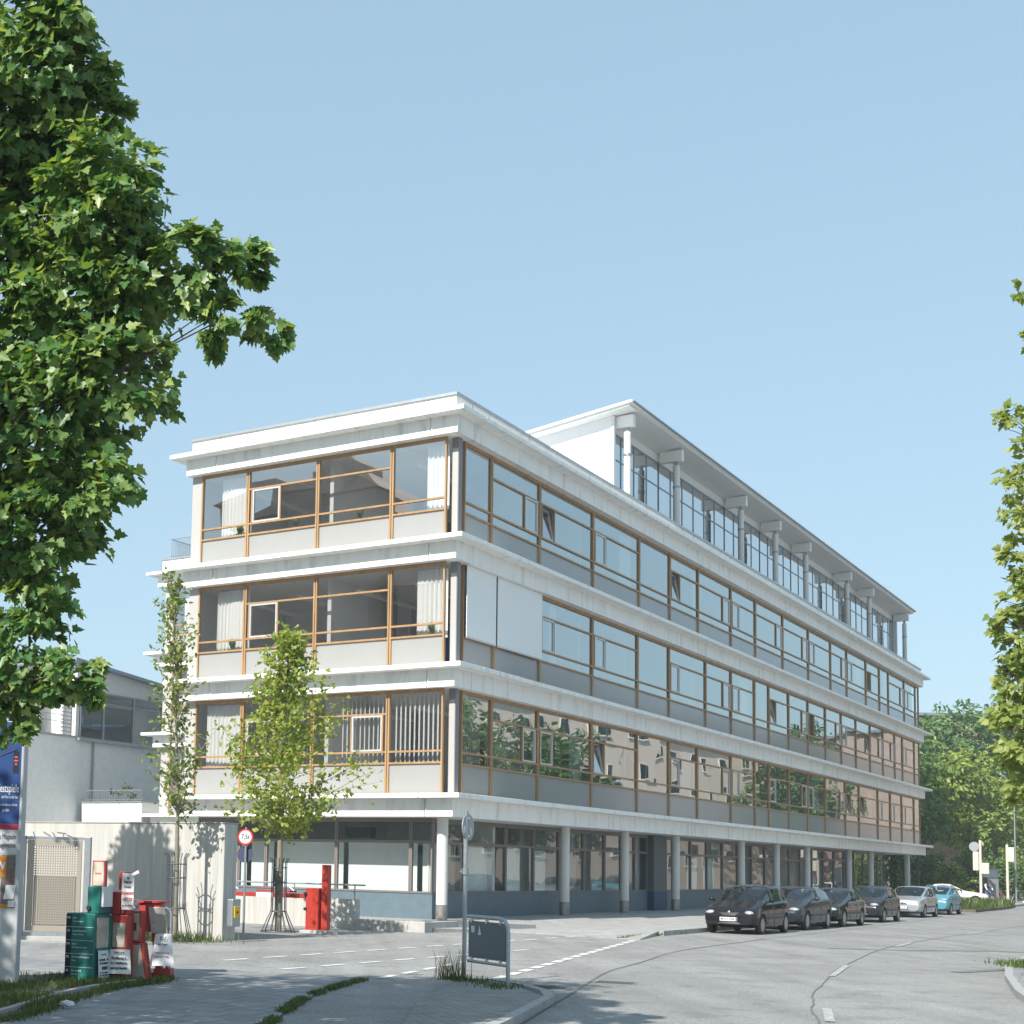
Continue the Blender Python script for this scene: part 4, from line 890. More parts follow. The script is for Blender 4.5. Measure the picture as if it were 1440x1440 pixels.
def bicycle(label, x, y, rz, frame, group=None, z=0.0):
    t = thing('bicycle', label, 'bicycle', (x, y, z), rz, group)
    for wx in (-.52, .52):
        mb = MB(); mb.tube([(wx+.33*math.cos(2*PI*k/28), 0, .34+.33*math.sin(2*PI*k/28)) for k in range(29)], .017, 7); wl = ob('wheel', mb, M['tyre'], t, smooth=60)
        mb = MB()
        for k in range(12): a = 2*PI*k/12; mb.tube([(wx,0,.34),(wx+.31*math.cos(a),0,.34+.31*math.sin(a))], .003, 4)
        mb.tube([(wx,-.05,.34),(wx,.05,.34)], .025, 8); ob('spokes', mb, M['alu'], wl)
    mb = MB(); B_, H_, S_ = (0,0,.30), (.36,0,.78), (-.17,0,.74)
    for a, b_ in ((B_,H_),(B_,S_),(S_,H_),((-.52,0,.34),B_),((-.52,0,.34),S_),(H_,(.52,0,.34)),(H_,(.33,0,.95)),(S_,(-.2,0,.88))): mb.tube([a, b_], .018, 7)
    ob('frame', mb, frame, t, smooth=60)
    mb = MB(); mb.tube([(.24,-.28,1.0),(.33,-.14,.98),(.34,0,.96),(.33,.14,.98),(.24,.28,1.0)], .014, 7); ob('handlebar', mb, M['steeld'], t, smooth=60)
    mb = MB(); mb.ball((-.22,0,.91),(.13,.07,.035),10,6); ob('saddle', mb, M['black'], t, smooth=60)
    mb = MB(); mb.lathe([(.09,-.01),(.09,.01)], (0,-.05,.30), 'y', 14); mb.box(-.02,.02,-.1,-.06,.1,.3); mb.box(-.02,.02,.06,.1,.3,.48); ob('crank', mb, M['steeld'], t)
    return t
bicycle('red bicycle leaning half hidden behind the green newspaper box', -4.40, 30.6, 1.15, M['red2'])
bicycle('dark bicycle parked at the rack behind the red newspaper boxes', -3.85, 31.0, 1.2, M['steeld'])
# ---------------- newspaper boxes
def sheet(pw, ph, nx=8, curl=.06, sw=0.0):
    mb = MB()
    for i in range(nx):
        def P(k, top):
            x = pw*(k/nx-.5)*(1 if top else 1+sw); return (x, -curl*(math.sin(k/nx*PI)*(.3 if top else 1)+(0 if top else .7)), 0 if top else -ph)
        mb.face([P(i,0),P(i+1,0),P(i+1,1),P(i,1)])
    return mb
def paperlines(parent, w_, rows, mt, x0=0.0):
    mb = MB()
    for z, h, f in rows: 
        n = max(2, int(w_*f/.045)); x = -w_*f/2
        for i in range(n):
            l_ = w_*f/n; mb.box(x0+x, x0+x+l_*.8, -.006, -.003, z-h, z); x += l_
    return ob('lettering', mb, mt, parent)
nb = thing('newspaper_box', 'teal green newspaper cabinet with printed weekday list on its side', 'newspaper box', (-3.62, 21.55, .03), math.atan2(-.43,.9))
W1, D1 = .50, .42
mb = MB(); mb.box(0,W1,0,D1,0,1.0); cab = ob('cabinet', mb, M['green'], nb, bevel=.012)
mb = MB(); mb.box(.0,.095,-.004,-.0005,.03,.98); ob('weekday_strip', mb, M['navy'], nb)
mb = MB()
for z in (.795,.60,.405,.21): mb.box(.005,W1-.01,-.007,-.0045,z,z+.006)
ob('divider', mb, M['printw'], nb)
for z, d, a, b_ in ((.93,'MO','jetzt','Das Jugendmagazin'),(.74,'DI','Immobilienmarkt','Umzug und Wohnen'),(.55,'DO','Extra','Das Programm der Woche'),(.36,'FR','Der Immobilienmarkt','Magazin'),(.16,'SA','Der Beruf &','Stellenmarkt')):
    text('lettering', d, .045, M['printw'], nb, (.048,-.007,z), sx=.9, bold=.001); text('lettering', a, .042, M['printw'], nb, (.115,-.002,z), al='LEFT', sx=.85); text('lettering', b_, .028, M['printw'], nb, (.115,-.002,z-.05), al='LEFT', sx=.85)
# front of the green cabinet looks along +x of the box
fw = link('front_door', None, nb); fw.location = (W1,0,0); bpy.data.objects.remove(fw)
mb = MB(); mb.box(W1+.001,W1+.014,.05,D1-.06,.50,.94); ob('window', mb, M['pane'], nb)
mb = MB(); mb.box(W1+.001,W1+.02,D1-.055,D1+.02,.02,.97); mb.box(W1+.001,W1+.02,.05,D1-.06,.455,.497); ob('door_edge', mb, M['green'], nb)
def fposter(parent, x, y, z, pw, ph, rows, rz, mt=None, tilt=0.0, curl=.03, sw=0.0, lower='print'):
    mb = sheet(pw, ph, 8, curl, sw); o_ = link('poster_sheet', mb.mesh('poster_sheet', mt or M['paper'], 60), parent, (x,y,z)); o_.rotation_euler = (tilt, 0, rz)
    m2 = MB()
    for zz, h, f in rows:
        n = max(2, int(pw*f/.04)); xx = -pw*f/2; sc_ = 1+sw*(-zz/ph); l_ = pw*f/n
        for i in range(n):
            yy = -curl*((math.sin((i+.5)/n*PI))*(.3+.7*(-zz/ph))+.7*(-zz/ph))-.006
            if random.random() < .92: m2.box((xx+i*l_)*sc_, (xx+i*l_+l_*.82)*sc_, yy-.002, yy, zz-h, zz)
    if rows: ob('lettering', m2, M[lower], o_)
    return o_
fposter(nb, W1+.035, D1/2-.01, .46, .27, .40, [(-.05,.015,.5),(-.12,.03,.85),(-.17,.03,.8),(-.23,.05,.8),(-.31,.02,.8),(-.345,.02,.8)], PI/2)
mb = MB(); mb.box(.30,.52,.08,.40,1.002,1.40); ob('upper_box', mb, M['green'], nb, bevel=.012)
mb = MB(); mb.box(.521,.56,.12,.36,1.10,1.40); ob('upper_flap', mb, M['paper'], nb)
mb = MB(); mb.lathe([(.035,-.03),(.035,0)], (.34,.08,1.08), 'y', 14); ob('lock', mb, M['black'], nb)
mb = MB(); mb.box(.33,.56,.14,.20,1.402,1.78); pc = ob('placard_frame', mb, M['red2'], nb, bevel=.006)
mb = MB(); mb.box(.352,.538,.132,.139,1.41,1.76); ob('placard', mb, mat('beige_card', (.55,.48,.40), .7), pc)
mb = MB(); mb.box(.39,.50,.128,.1315,1.58,1.60); ob('lettering', mb, M['printr'], pc)
# red box with square head
rb = thing('newspaper_box', 'red newspaper box with square head and tall headline placard', 'newspaper box', (-2.98, 21.75, .03), math.atan2(-.3,.95))
mb = MB(); mb.box(-.02,.26,0,.3,0,.98); ob('cabinet', mb, M['red'], rb, bevel=.012)
mb = MB(); mb.box(.03,.23,-.012,-.001,.50,.86); ob('window', mb, M['pane'], rb)
mb = MB(); mb.box(-.03,.13,.0,.26,.982,1.32); mb.box(.131,.24,.03,.26,.982,1.26); ob('head_box', mb, M['red2'], rb, bevel=.012)
mb = MB(); mb.box(.14,.23,.02,.029,1.12,1.24); ob('slot', mb, M['pane'], rb)
mb = MB(); mb.box(.16,.20,-.02,.22,1.0,1.62); mb.box(.10,.16,.0,.2,1.35,1.62); ob('placard_frame', mb, M['red2'], rb, bevel=.006)
mb = MB(); mb.box(.165,.36,-.032,-.021,1.06,1.60); pl = ob('placard', mb, M['paper'], rb)
for z, s_, sz, mt_ in ((1.53,'tz',.05,'print'),(1.47,'Bayern',.05,'print'),(1.395,'Heute:',.045,'print'),(1.30,'SOMMER',.058,'printr'),(1.21,'HITZE',.066,'printr'),(1.12,'in der Stadt',.038,'printr')): text('headline', s_, sz, M[mt_], pl, (.2625,-.034,z), sx=.9, bold=.002)
mb = MB(); mb.obox((.38,-.05,1.60),(.06,0,.03),(0,.003,0),(-.01,0,.02)); ob('torn_corner', mb, M['paper'], pl)
ps_ = fposter(rb, .17, -.03, .47, .30, .36, [], .25, tilt=-.12, curl=.03, sw=.25)
for z_, s_, q_ in ((-.05,'Heute neu:',.04),(-.13,'Ex-Manager',.055),(-.20,'der Stadtbank',.050),(-.275,'untergetaucht',.052)): text('headline', s_, q_, M['print'], ps_, (0,-.045,z_), sx=.85, bold=.002)
# slim red stand with pale front
rs = thing('newspaper_box', 'slim red newspaper stand with pale worn front panels', 'newspaper box', (-2.62, 21.9, .03), -.2)
mb = MB(); mb.obox((.02,.12,.28),(.13,0,0),(0,.12,0),(-.05,0,.28)); mb.obox((-.045,.12,.80),(.12,0,0),(0,.12,0),(0,0,.235)); ob('cabinet', mb, M['red'], rs, bevel=.01)
mb = MB(); mb.obox((.02,-.006,.28),(.095,0,0),(0,.004,0),(-.045,0,.25)); mb.obox((-.045,-.006,.80),(.085,0,0),(0,.004,0),(0,0,.20)); ob('front_panel', mb, M['pane'], rs)
mb = MB(); mb.box(-.04,.0,-.014,-.011,.74,.86); ob('sticker', mb, M['print'], rs)
mb = MB()
for x in (-.05,.13):
    for y in (.03,.2): mb.box(x-.012,x+.012,y-.012,y+.012,-.02,.03)
ob('foot', mb, M['steeld'], rs)
# hooded red stand
rh = thing('newspaper_box', 'red hooded newspaper stand with slanting leg and loose white sheet', 'newspaper box', (-2.33, 22.25, .03), -.12)
mb = MB(); mb.obox((-.14,.16,.93),(.17,0,0),(0,.16,0),(.0,0,.22)); hd = ob('hood', mb, M['red2'], rh, bevel=.015)
mb = MB(); mb.obox((-.12,.14,1.165),(.22,0,0),(0,.18,0),(-.0,0,.014)); ob('hood_lid', mb, M['red2'], hd)
mb = MB(); mb.obox((.0,-.02,.89),(.13,0,-.0),(0,.03,0),(-.03,0,.20)); ob('display_case', mb, M['pane'], rh, bevel=.01)
mb = MB(); mb.obox((-.02,.12,.36),(.045,0,0),(0,.10,0),(-.05,0,.34)); mb.obox((.10,.12,.36),(.02,0,0),(0,.10,0),(-.08,0,.34)); mb.obox((.08,.12,.10),(.13,0,0),(0,.14,0),(0,0,.06)); ob('leg', mb, M['red'], rh, bevel=.008)
mb = MB()
for x in (-.04,.2):
    for y in (.0,.24): mb.box(x-.012,x+.012,y-.012,y+.012,-.02,.05)
ob('foot', mb, M['steeld'], rh)
ps_ = fposter(rh, .10, -.07, .69, .24, .50, [], .12, tilt=-.22, curl=.05, sw=.55)
for z_, s_, q_, m_ in ((-.08,'Bild',.07,'print'),(-.17,'des Tages',.045,'print'),(-.30,'Sommer in der Stadt',.03,'printr'),(-.36,'Ihre Zeitung am Kiosk',.026,'printr')): text('headline', s_, q_, M[m_], ps_, (0,-.065,z_), sx=.85, bold=.001)
# ---------------- advertising column
ac = thing('advertising_pillar', 'tall grey advertising pillar carrying a blue festival poster', 'advertising pillar', (-4.13, 20.5, .0), R(4))
PW = 1.5
mb = MB(); mb.box(-PW, 0, 0, .42, 0, 3.85); ob('pillar_body', mb, mat('pasted_grey_drum', (.46,.47,.48), .7, var=.06, scale=5), ac, bevel=.02)
mb = MB(); mb.box(-PW-.05, .05, -.05, .47, 3.851, 3.95); ob('cap', mb, M['gutter'], ac, bevel=.01)
def flat(name, mt, x0, x1, z0, z1, off): mb = MB(); mb.box(x0, x1, -off, -off+.003, z0, z1); return ob(name, mb, mt, ac)
EX = -.045
flat('poster', M['posterblue'], -PW+.05, EX, 2.30, 3.75, .004); flat('poster', M['posterred'], -PW+.05, EX, 2.22, 2.296, .004); flat('poster', M['posterwhite'], -PW+.05, EX, 1.88, 2.216, .004)
flat('poster', M['posterphoto'], -.26, EX-.02, 1.12, 1.86, .004); flat('poster', M['posterorange'], -.40, -.19, 1.55, 1.85, .008); flat('poster', M['posterorange'], -.5, -.14, 1.12, 1.17, .008); flat('poster', M['paper'], -.15, -.06, 1.13, 1.22, .0115)
mb = MB(); mb.ball((-.12,-.005,1.63),(.032,.003,.05),14,10); mb.obox((-.125,-.006,1.50),(.02,0,0),(0,.002,0),(0,0,.09)); ob('portrait', mb, mat('poster_skin', (.20,.10,.06), .6), ac)
mb = MB(); mb.obox((-.13,-.0085,1.34),(.07,0,0),(0,.002,0),(.015,0,.10)); ob('portrait_shirt', mb, M['paper'], ac)
def ctext(s, size, mt, xe, z, bold=0, sx=.55): return text('lettering', s, size, mt, ac, (xe,-.012,z), al='RIGHT', ext=.001, sx=sx, bold=bold)
ctext('Festspiele', .165, M['printw'], EX-.01, 2.80, .001, .47); ctext('ein Fest an der Isar', .06, M['printw'], EX-.02, 2.68, 0, .5); ctext('für die deutsche Bühne', .055, M['printw'], EX-.03, 2.57, 0, .5); ctext('Juli 2004', .055, M['printw'], EX-.14, 2.49, 0, .5)
ctext('Das Magazin', .11, M['print'], EX-.03, 2.12); ctext('für Zugereiste', .11, M['print'], EX-.03, 2.0); ctext('W', .16, M['printw'], -.205, 1.70, .005, .8)
flat('crest', M['navy'], EX-.11, EX-.03, 3.02, 3.34, .006)
mb = MB()
for zz, n_ in ((3.25,.022),(3.20,.028),(3.15,.016)): mb.box(EX-.07-n_, EX-.07+n_, -.0095, -.0065, zz-.012, zz+.012)
ob('crest_mark', mb, M['printr'], ac)
mb = MB(); mb.tube([(-.30,-.008,3.55),(-.22,-.008,3.66),(-.13,-.008,3.64),(-.14,-.008,3.56),(-.20,-.008,3.50),(-.30,-.008,3.46)], .009, 5); ob('poster_stroke', mb, M['navy'], ac)
mb = MB(); mb.tube([(-.34,-.008,3.26),(-.2,-.008,3.32),(-.10,-.008,3.37)], .005, 5); ob('poster_stroke', mb, M['navy'], ac)
#PART4
# ================================================================== VEHICLES
def lerp_poly(P, x):
    if x >= P[0][0]: return P[0][1]
    for (a, za), (b, zb) in zip(P, P[1:]):
        if b <= x <= a: return za+(zb-za)*((a-x)/(a-b) if a != b else 0)
    return P[-1][1]
def make_car(label, loc, rz, paint, L_=3.85, W=1.66, top=None, sh=None, wheels=(1.22,-1.24), wr=.29, cowl=.95, rf=.15, rr=-1.42, rg=-1.78, pillars=(.0,-.12,-1.05,-1.18), group=None, plate=None, lower=None, rail=False, spokes=True, lampz=.64, seed=0):
    t = thing('parked_car', label, 'car', loc, rz, group); hw = W/2; h0 = L_/2
    xs = sorted(set([h0, h0-.03, h0-.09, h0-.2, h0-.35, h0-.6, wheels[0], cowl+.12, cowl, cowl-.04, (cowl*2+rf)/3, (cowl+2*rf)/3, rf+.04, rf, pillars[0], pillars[1], (pillars[1]+pillars[2])/2, pillars[2], pillars[3], rr+.02, rr, (rr+rg)/2, rg, rg-.03, wheels[1], -h0+.2, -h0+.08, -h0+.02, -h0]), reverse=True)
    def wid(x):
        e = max(0, abs(x)/h0-.62)/.38; return hw*(1-.13*e**2.2-(.05*max(0,e-.9)*10 if e > .9 else 0))
    def zbot(x): e = max(0, abs(x)/h0-.72)/.28; return .19+.10*e
    rows = []
    for x in xs:
        w_ = wid(x); zb = zbot(x); zt = lerp_poly(top, x); s_ = min(lerp_poly(sh, x), zt-.004); h = zt-s_; g_ = max(0., min(1., (h-.10)/.22)); gy = w_*.74; sec = []
        m_ = zb+(s_-zb)*.5
        sec += [(0,zb),(.8*w_,zb),(.965*w_,zb+.05),(.995*w_,zb+(m_-zb)*.6),(1.0*w_,m_),(.992*w_,s_-.09),(.955*w_,s_)]
        cab = [(.93*w_,s_+.03),(gy+.05+.0*w_,zt-.10),(gy,zt-.045),(gy*.55,zt-.008),(0,zt)]
        hood = [(.90*w_,s_+h*.35),(.78*w_,s_+h*.62),(.68*w_,s_+h*.75),(.35*w_,s_+h*.95),(0,zt)]
        for (a, b), (c_, d) in zip(hood, cab): sec.append((a+(c_-a)*g_, b+(d-b)*g_))
        rows.append(sec)
    nr = len(rows[0]); ring = 2*nr-2; V = []; F = []; MI = []
    for x, sec in zip(xs, rows):
        V += [(x, y, z) for y, z in sec] + [(x, -y, z) for y, z in reversed(sec[1:-1])]
    def rowk(j): return j if j < nr-1 else ring-1-j    # strip index (0..nr-2) on either side
    for i in range(len(xs)-1):
        xm = (xs[i]+xs[i+1])/2; x0, x1 = xs[i], xs[i+1]
        for j in range(ring):
            a, b = i*ring+j, i*ring+(j+1)%ring; k_ = rowk(j); mi = 0
            if rf-.001 <= x1 and x0 <= cowl+.001 and k_ >= 9: mi = 1
            elif rg-.001 <= x1 and x0 <= rr+.001 and k_ >= 9: mi = 3
            elif k_ == 7 and x0 <= cowl-.03 and x1 >= rg+.12:
                if not any(p1 <= xm <= p0 for p0, p1 in ((pillars[0], pillars[1]), (pillars[2], pillars[3]))): mi = 2
            F.append((a, a+ring if False else (i+1)*ring+j, (i+1)*ring+(j+1)%ring, b)); MI.append(mi)
    F.append(tuple(range(ring))); MI.append(0); F.append(tuple(reversed([(len(xs)-1)*ring+j for j in range(ring)]))); MI.append(0)
    me = bpy.data.meshes.new('body'); me.from_pydata(V, [], F)
    dk = M['trim']; 
    for m_ in (paint, M['carglass'], M['carglass'], M['carglass'], dk): me.materials.append(m_)
    me.polygons.foreach_set('material_index', MI)
    bmm = bmesh.new(); bmm.from_mesh(me); bmesh.ops.recalc_face_normals(bmm, faces=bmm.faces); bmm.to_mesh(me); bmm.free()
    tmp = bpy.data.objects.new('tmpb', me); COL.objects.link(tmp); cuts = []
    for wx in wheels:
        for sd_ in (-1, 1):
            c_ = MB(); c_.lathe([(wr+.055,-.2),(wr+.055,.2)], (wx, sd_*hw*.93, wr-.005), 'y', 28); cm = c_.mesh('cut', [paint]); 
            bm2 = bmesh.new(); bm2.from_mesh(cm); bmesh.ops.recalc_face_normals(bm2, faces=bm2.faces); bm2.to_mesh(cm); bm2.free()
            co_ = bpy.data.objects.new('cut', cm); COL.objects.link(co_); cuts.append(co_)
            md = tmp.modifiers.new('b', 'BOOLEAN'); md.operation = 'DIFFERENCE'; md.object = co_; md.solver = 'EXACT'
    bpy.context.view_layer.update()
    me2 = bpy.data.meshes.new_from_object(tmp.evaluated_get(bpy.context.evaluated_depsgraph_get()))
    bpy.data.objects.remove(tmp)
    for c_ in cuts: bpy.data.objects.remove(c_)
    while len(me2.materials) > 5: me2.materials.pop()
    mids = []
    for p in me2.polygons:
        c_ = p.center; mi = p.material_index if p.material_index < 5 else 0
        for wx in wheels:
            if math.hypot(c_.x-wx, c_.z-wr+.005) < wr+.056 and abs(c_.y) < hw*.99 and abs(p.normal.y) < .75 and c_.z < .75 and math.hypot(c_.x-wx, c_.z-wr) > wr-.02: mi = 4
            if math.hypot(c_.x-wx, c_.z-wr) < wr+.05 and abs(c_.y) < hw*.8 and abs(p.normal.y) > .75: mi = 4
        mids.append(mi)
    groups = {0: 'body', 1: 'windscreen', 2: 'side_windows', 3: 'rear_window'}
    vs = [v.co.copy() for v in me2.vertices]; polys = [tuple(p.vertices) for p in me2.polygons]
    bpy.data.meshes.remove(me2)
    def sub(sel, name, mats, mapmi):
        idx = {}; v2 = []; f2 = []; m2 = []
        for f_, mi in zip(polys, mids):
            if mi not in sel: continue
            q = []
            for k_ in f_:
                if k_ not in idx: idx[k_] = len(v2); v2.append(vs[k_])
                q.append(idx[k_])
            f2.append(q); m2.append(mapmi(mi))
        if not f2: return None
        m_ = bpy.data.meshes.new(name); m_.from_pydata(v2, [], f2)
        for q in mats: m_.materials.append(q)
        m_.polygons.foreach_set('material_index', m2); m_.polygons.foreach_set('use_smooth', [True]*len(f2)); m_.set_sharp_from_angle(angle=R(32)); m_.update()
        return link(name, m_, t)
    body = sub((0,4), 'body', [paint, dk], lambda k_: 1 if k_ == 4 else 0)
    sub((1,), 'windscreen', [M['carglass']], lambda k_: 0)
    # split the two sides of the side glass into separate meshes
    for sg in (1, -1):
        keep = list(mids)
        for i, (f_, mi) in enumerate(zip(polys, mids)):
            if mi == 2 and (sum(vs[k_].y for k_ in f_)*sg) < 0: mids[i] = 9
        sub((2,), 'side_window', [M['carglass']], lambda k_: 0); mids[:] = keep
    sub((3,), 'rear_window', [M['carglass']], lambda k_: 0)
    for sd_ in (-1, 1):
        mb = MB(); xq = rf-.55; mb.obox((xq, sd_*.36, .62), (.24,0,.04), (0,.23,0), (-.02,0,.09)); mb.obox((xq-.30, sd_*.36, .88), (.07,0,.02), (0,.22,0), (-.10,0,.30)); mb.obox((xq-.42, sd_*.36, 1.22), (.045,0,0), (0,.12,0), (-.02,0,.08)); ob('front_seat', mb, M['colgrey'], t, bevel=.03)
    mb = MB(); mb.obox((rr+.45, 0, .66), (.25,0,0), (0,hw*.72,0), (0,0,.09)); mb.obox((rr+.16, 0, .88), (.06,0,0), (0,hw*.72,0), (-.06,0,.24)); ob('rear_seat', mb, M['colgrey'], t, bevel=.03)
    mb = MB(); mb.obox((cowl-.30, 0, lerp_poly(sh, cowl)-.04), (.20,0,0), (0,hw*.84,0), (0,0,.06)); mb.box(-h0+.5, h0-.7, -hw*.8, hw*.8, .30, .40); ob('dashboard', mb, M['trim'], t)
    mb = MB(); mb.tube([(cowl-.62+.06*math.sin(2*PI*k_/20), .36+.18*math.cos(2*PI*k_/20), .98+.17*math.sin(2*PI*k_/20)) for k_ in range(21)], .016, 6); ob('steering_wheel', mb, M['trim'], t)
    # wheels
    for wx in wheels:
        for sd_ in (-1, 1):
            y0 = sd_*(hw-.015); wl = link('wheel', None, t); bpy.data.objects.remove(wl)
            mb = MB(); mb.lathe([(wr*.66,-.17*sd_),(wr*.95,-.17*sd_),(wr,-.13*sd_),(wr,-.04*sd_),(wr*.95,0),(wr*.68,.0)], (0,0,0), 'y', 30, cap=False); wl = ob('wheel', mb, M['tyre'], t, (wx, y0, wr), smooth=40)
            mb = MB(); mb.lathe([(wr*.67,-.004*sd_),(wr*.64,-.03*sd_),(wr*.2,-.02*sd_),(wr*.16,.0)], (0,0,0), 'y', 30); ob('rim', mb, M['rim'], wl, smooth=30)
            mb = MB()
            for k_ in range(7 if spokes else 12):
                a = 2*PI*k_/(7 if spokes else 12); r_ = wr*(.45 if spokes else .52); q = wr*(.10 if spokes else .045)
                mb.obox((r_*math.cos(a), -.022*sd_, r_*math.sin(a)), (wr*.13*math.cos(a),0,wr*.13*math.sin(a)), (-q*math.sin(a),0,q*math.cos(a)), (0,.008,0))
            ob('rim_openings', mb, M['trim'], wl)
    # lamps, bumpers, grille, mirrors, handles, plate
    fx = h0; wf = wid(h0-.1)
    for sd_ in (-1, 1):
        mb = MB(); mb.ball((0,0,0), (.13,.19,.075), 14, 8); o_ = ob('headlight', mb, M['lampglass'], t, (fx-.15, sd_*(wf-.20), lampz), rz=-sd_*.45, smooth=60)
        mb = MB(); mb.ball((0,0,0), (.06,.13,.10), 10, 6); ob('tail_light', mb, MATS['sign_red'], t, (-fx+.07, sd_*(wid(-h0+.1)-.13), .82), smooth=60)
        mb = MB(); mb.ball((cowl-.28, sd_*(hw+.10), lerp_poly(sh, cowl-.3)+.09), (.055,.10,.07), 12, 7); mb.box(cowl-.31,cowl-.25,sd_*(hw-.08),sd_*(hw+.05),lerp_poly(sh,cowl-.3)+.02,lerp_poly(sh,cowl-.3)+.06); ob('mirror', mb, paint if seed % 2 else M['trim'], t, smooth=60)
        for hx in (pillars[1]+.12, pillars[3]+.12) if pillars[3]-pillars[2] > -.2 else (pillars[1]+.12,):
            zz = lerp_poly(sh, hx)-.13; mb = MB(); mb.box(hx-.02, hx+.16, sd_*(hw*.985), sd_*(hw+.012), zz-.02, zz+.015); ob('door_handle', mb, paint if seed % 2 == 0 else M['trim'], t)
        mb = MB()
        for hx in (cowl-.22, (pillars[0]+pillars[1])/2, pillars[3]+.02): mb.box(hx-.006, hx+.006, sd_*(hw*.99), sd_*(hw*1.0015), .30, lerp_poly(sh, hx)-.09)
        ob('door_gap', mb, M['black'], t)
        mb = MB(); mb.box(wheels[1]+.42, wheels[0]-.42, sd_*(hw*.995), sd_*(hw+.012), .46, .52); ob('side_moulding', mb, lower or M['trim'], t, bevel=.006)
    def frontbar(name, y0, y1, z0, z1, mt, off=.012):
        mb = MB(); n = 10
        for i in range(n):
            a, b = y0+(y1-y0)*i/n, y0+(y1-y0)*(i+1)/n; xa = fx+off-.16*(a/hw)**2-.05*(abs(a)/hw)**6; xb = fx+off-.16*(b/hw)**2-.05*(abs(b)/hw)**6
            mb.face([(xa,a,z0),(xb,b,z0),(xb-.02,b,z1),(xa-.02,a,z1)]); mb.face([(xa-.02,a,z1),(xb-.02,b,z1),(xb-.12,b,z1),(xa-.12,a,z1)]); mb.face([(xb,b,z0),(xa,a,z0),(xa-.12,a,z0),(xb-.12,b,z0)])
        return ob(name, mb, mt, t, smooth=30)
    frontbar('bumper', -hw*.9, hw*.9, .29, .50, lower or paint, .02)
    frontbar('lower_grille', -hw*.62, hw*.62, .315, .39, M['trim'], .03)
    frontbar('grille', -hw*.36, hw*.36, lampz-.08, lampz+.01, M['trim'], .0)
    mb = MB(); mb.box(fx+.022, fx+.034, -.26, .26, .40, .51); pt = ob('number_plate', mb, M['paper'], t)
    mb = MB(); mb.box(fx+.0345, fx+.036, .215, .255, .405, .505); ob('plate_band', mb, M['posterblue'], pt)
    text('lettering', plate or 'M', .105, M['print'], pt, (fx+.036,-.02,.455), rot=(PI/2,0,PI/2), sx=.82, ext=.001, bold=.002)
    mb = MB(); mb.ball((fx-.03,0,lampz+.02),(.02,.045,.04),10,6); ob('badge', mb, M['rim'], t)
    for sd_ in (-1, 1):
        mb = MB(); z_ = lerp_poly(top, cowl)+.02; mb.tube([(cowl+.02, sd_*.35+.2, z_),(cowl-.18, sd_*.35-.12, z_+.14)], .008, 5); ob('wiper', mb, M['black'], t)
    if rail:
        for sd_ in (-1, 1):
            mb = MB(); mb.tube([(rf-.1, sd_*hw*.62, lerp_poly(top, rf)+.0),(rf-.25, sd_*hw*.62, lerp_poly(top, rf)+.06),(rr+.2, sd_*hw*.62, lerp_poly(top, rr)+.06),(rr+.08, sd_*hw*.62, lerp_poly(top, rr)+.0)], .018, 6); ob('roof_rail', mb, M['rim'], t)
    return t
def paint(name, col, rough=.07, metal=.0): return mat(name, col, min(rough,.2), metal=metal, spec=.32)
HEAD = math.atan2(-SY, -SX); GRP = 'cars parked along the kerb'
SHH = [(1.93,.60),(1.8,.70),(.95,.93),(.0,.93),(-1.3,.97),(-1.9,.93)]
TPH = [(1.93,.52),(1.90,.62),(1.80,.75),(.95,1.0),(.2,1.40),(-.05,1.455),(-.5,1.48),(-1.0,1.47),(-1.42,1.42),(-1.80,1.03),(-1.88,.86),(-1.925,.6)]
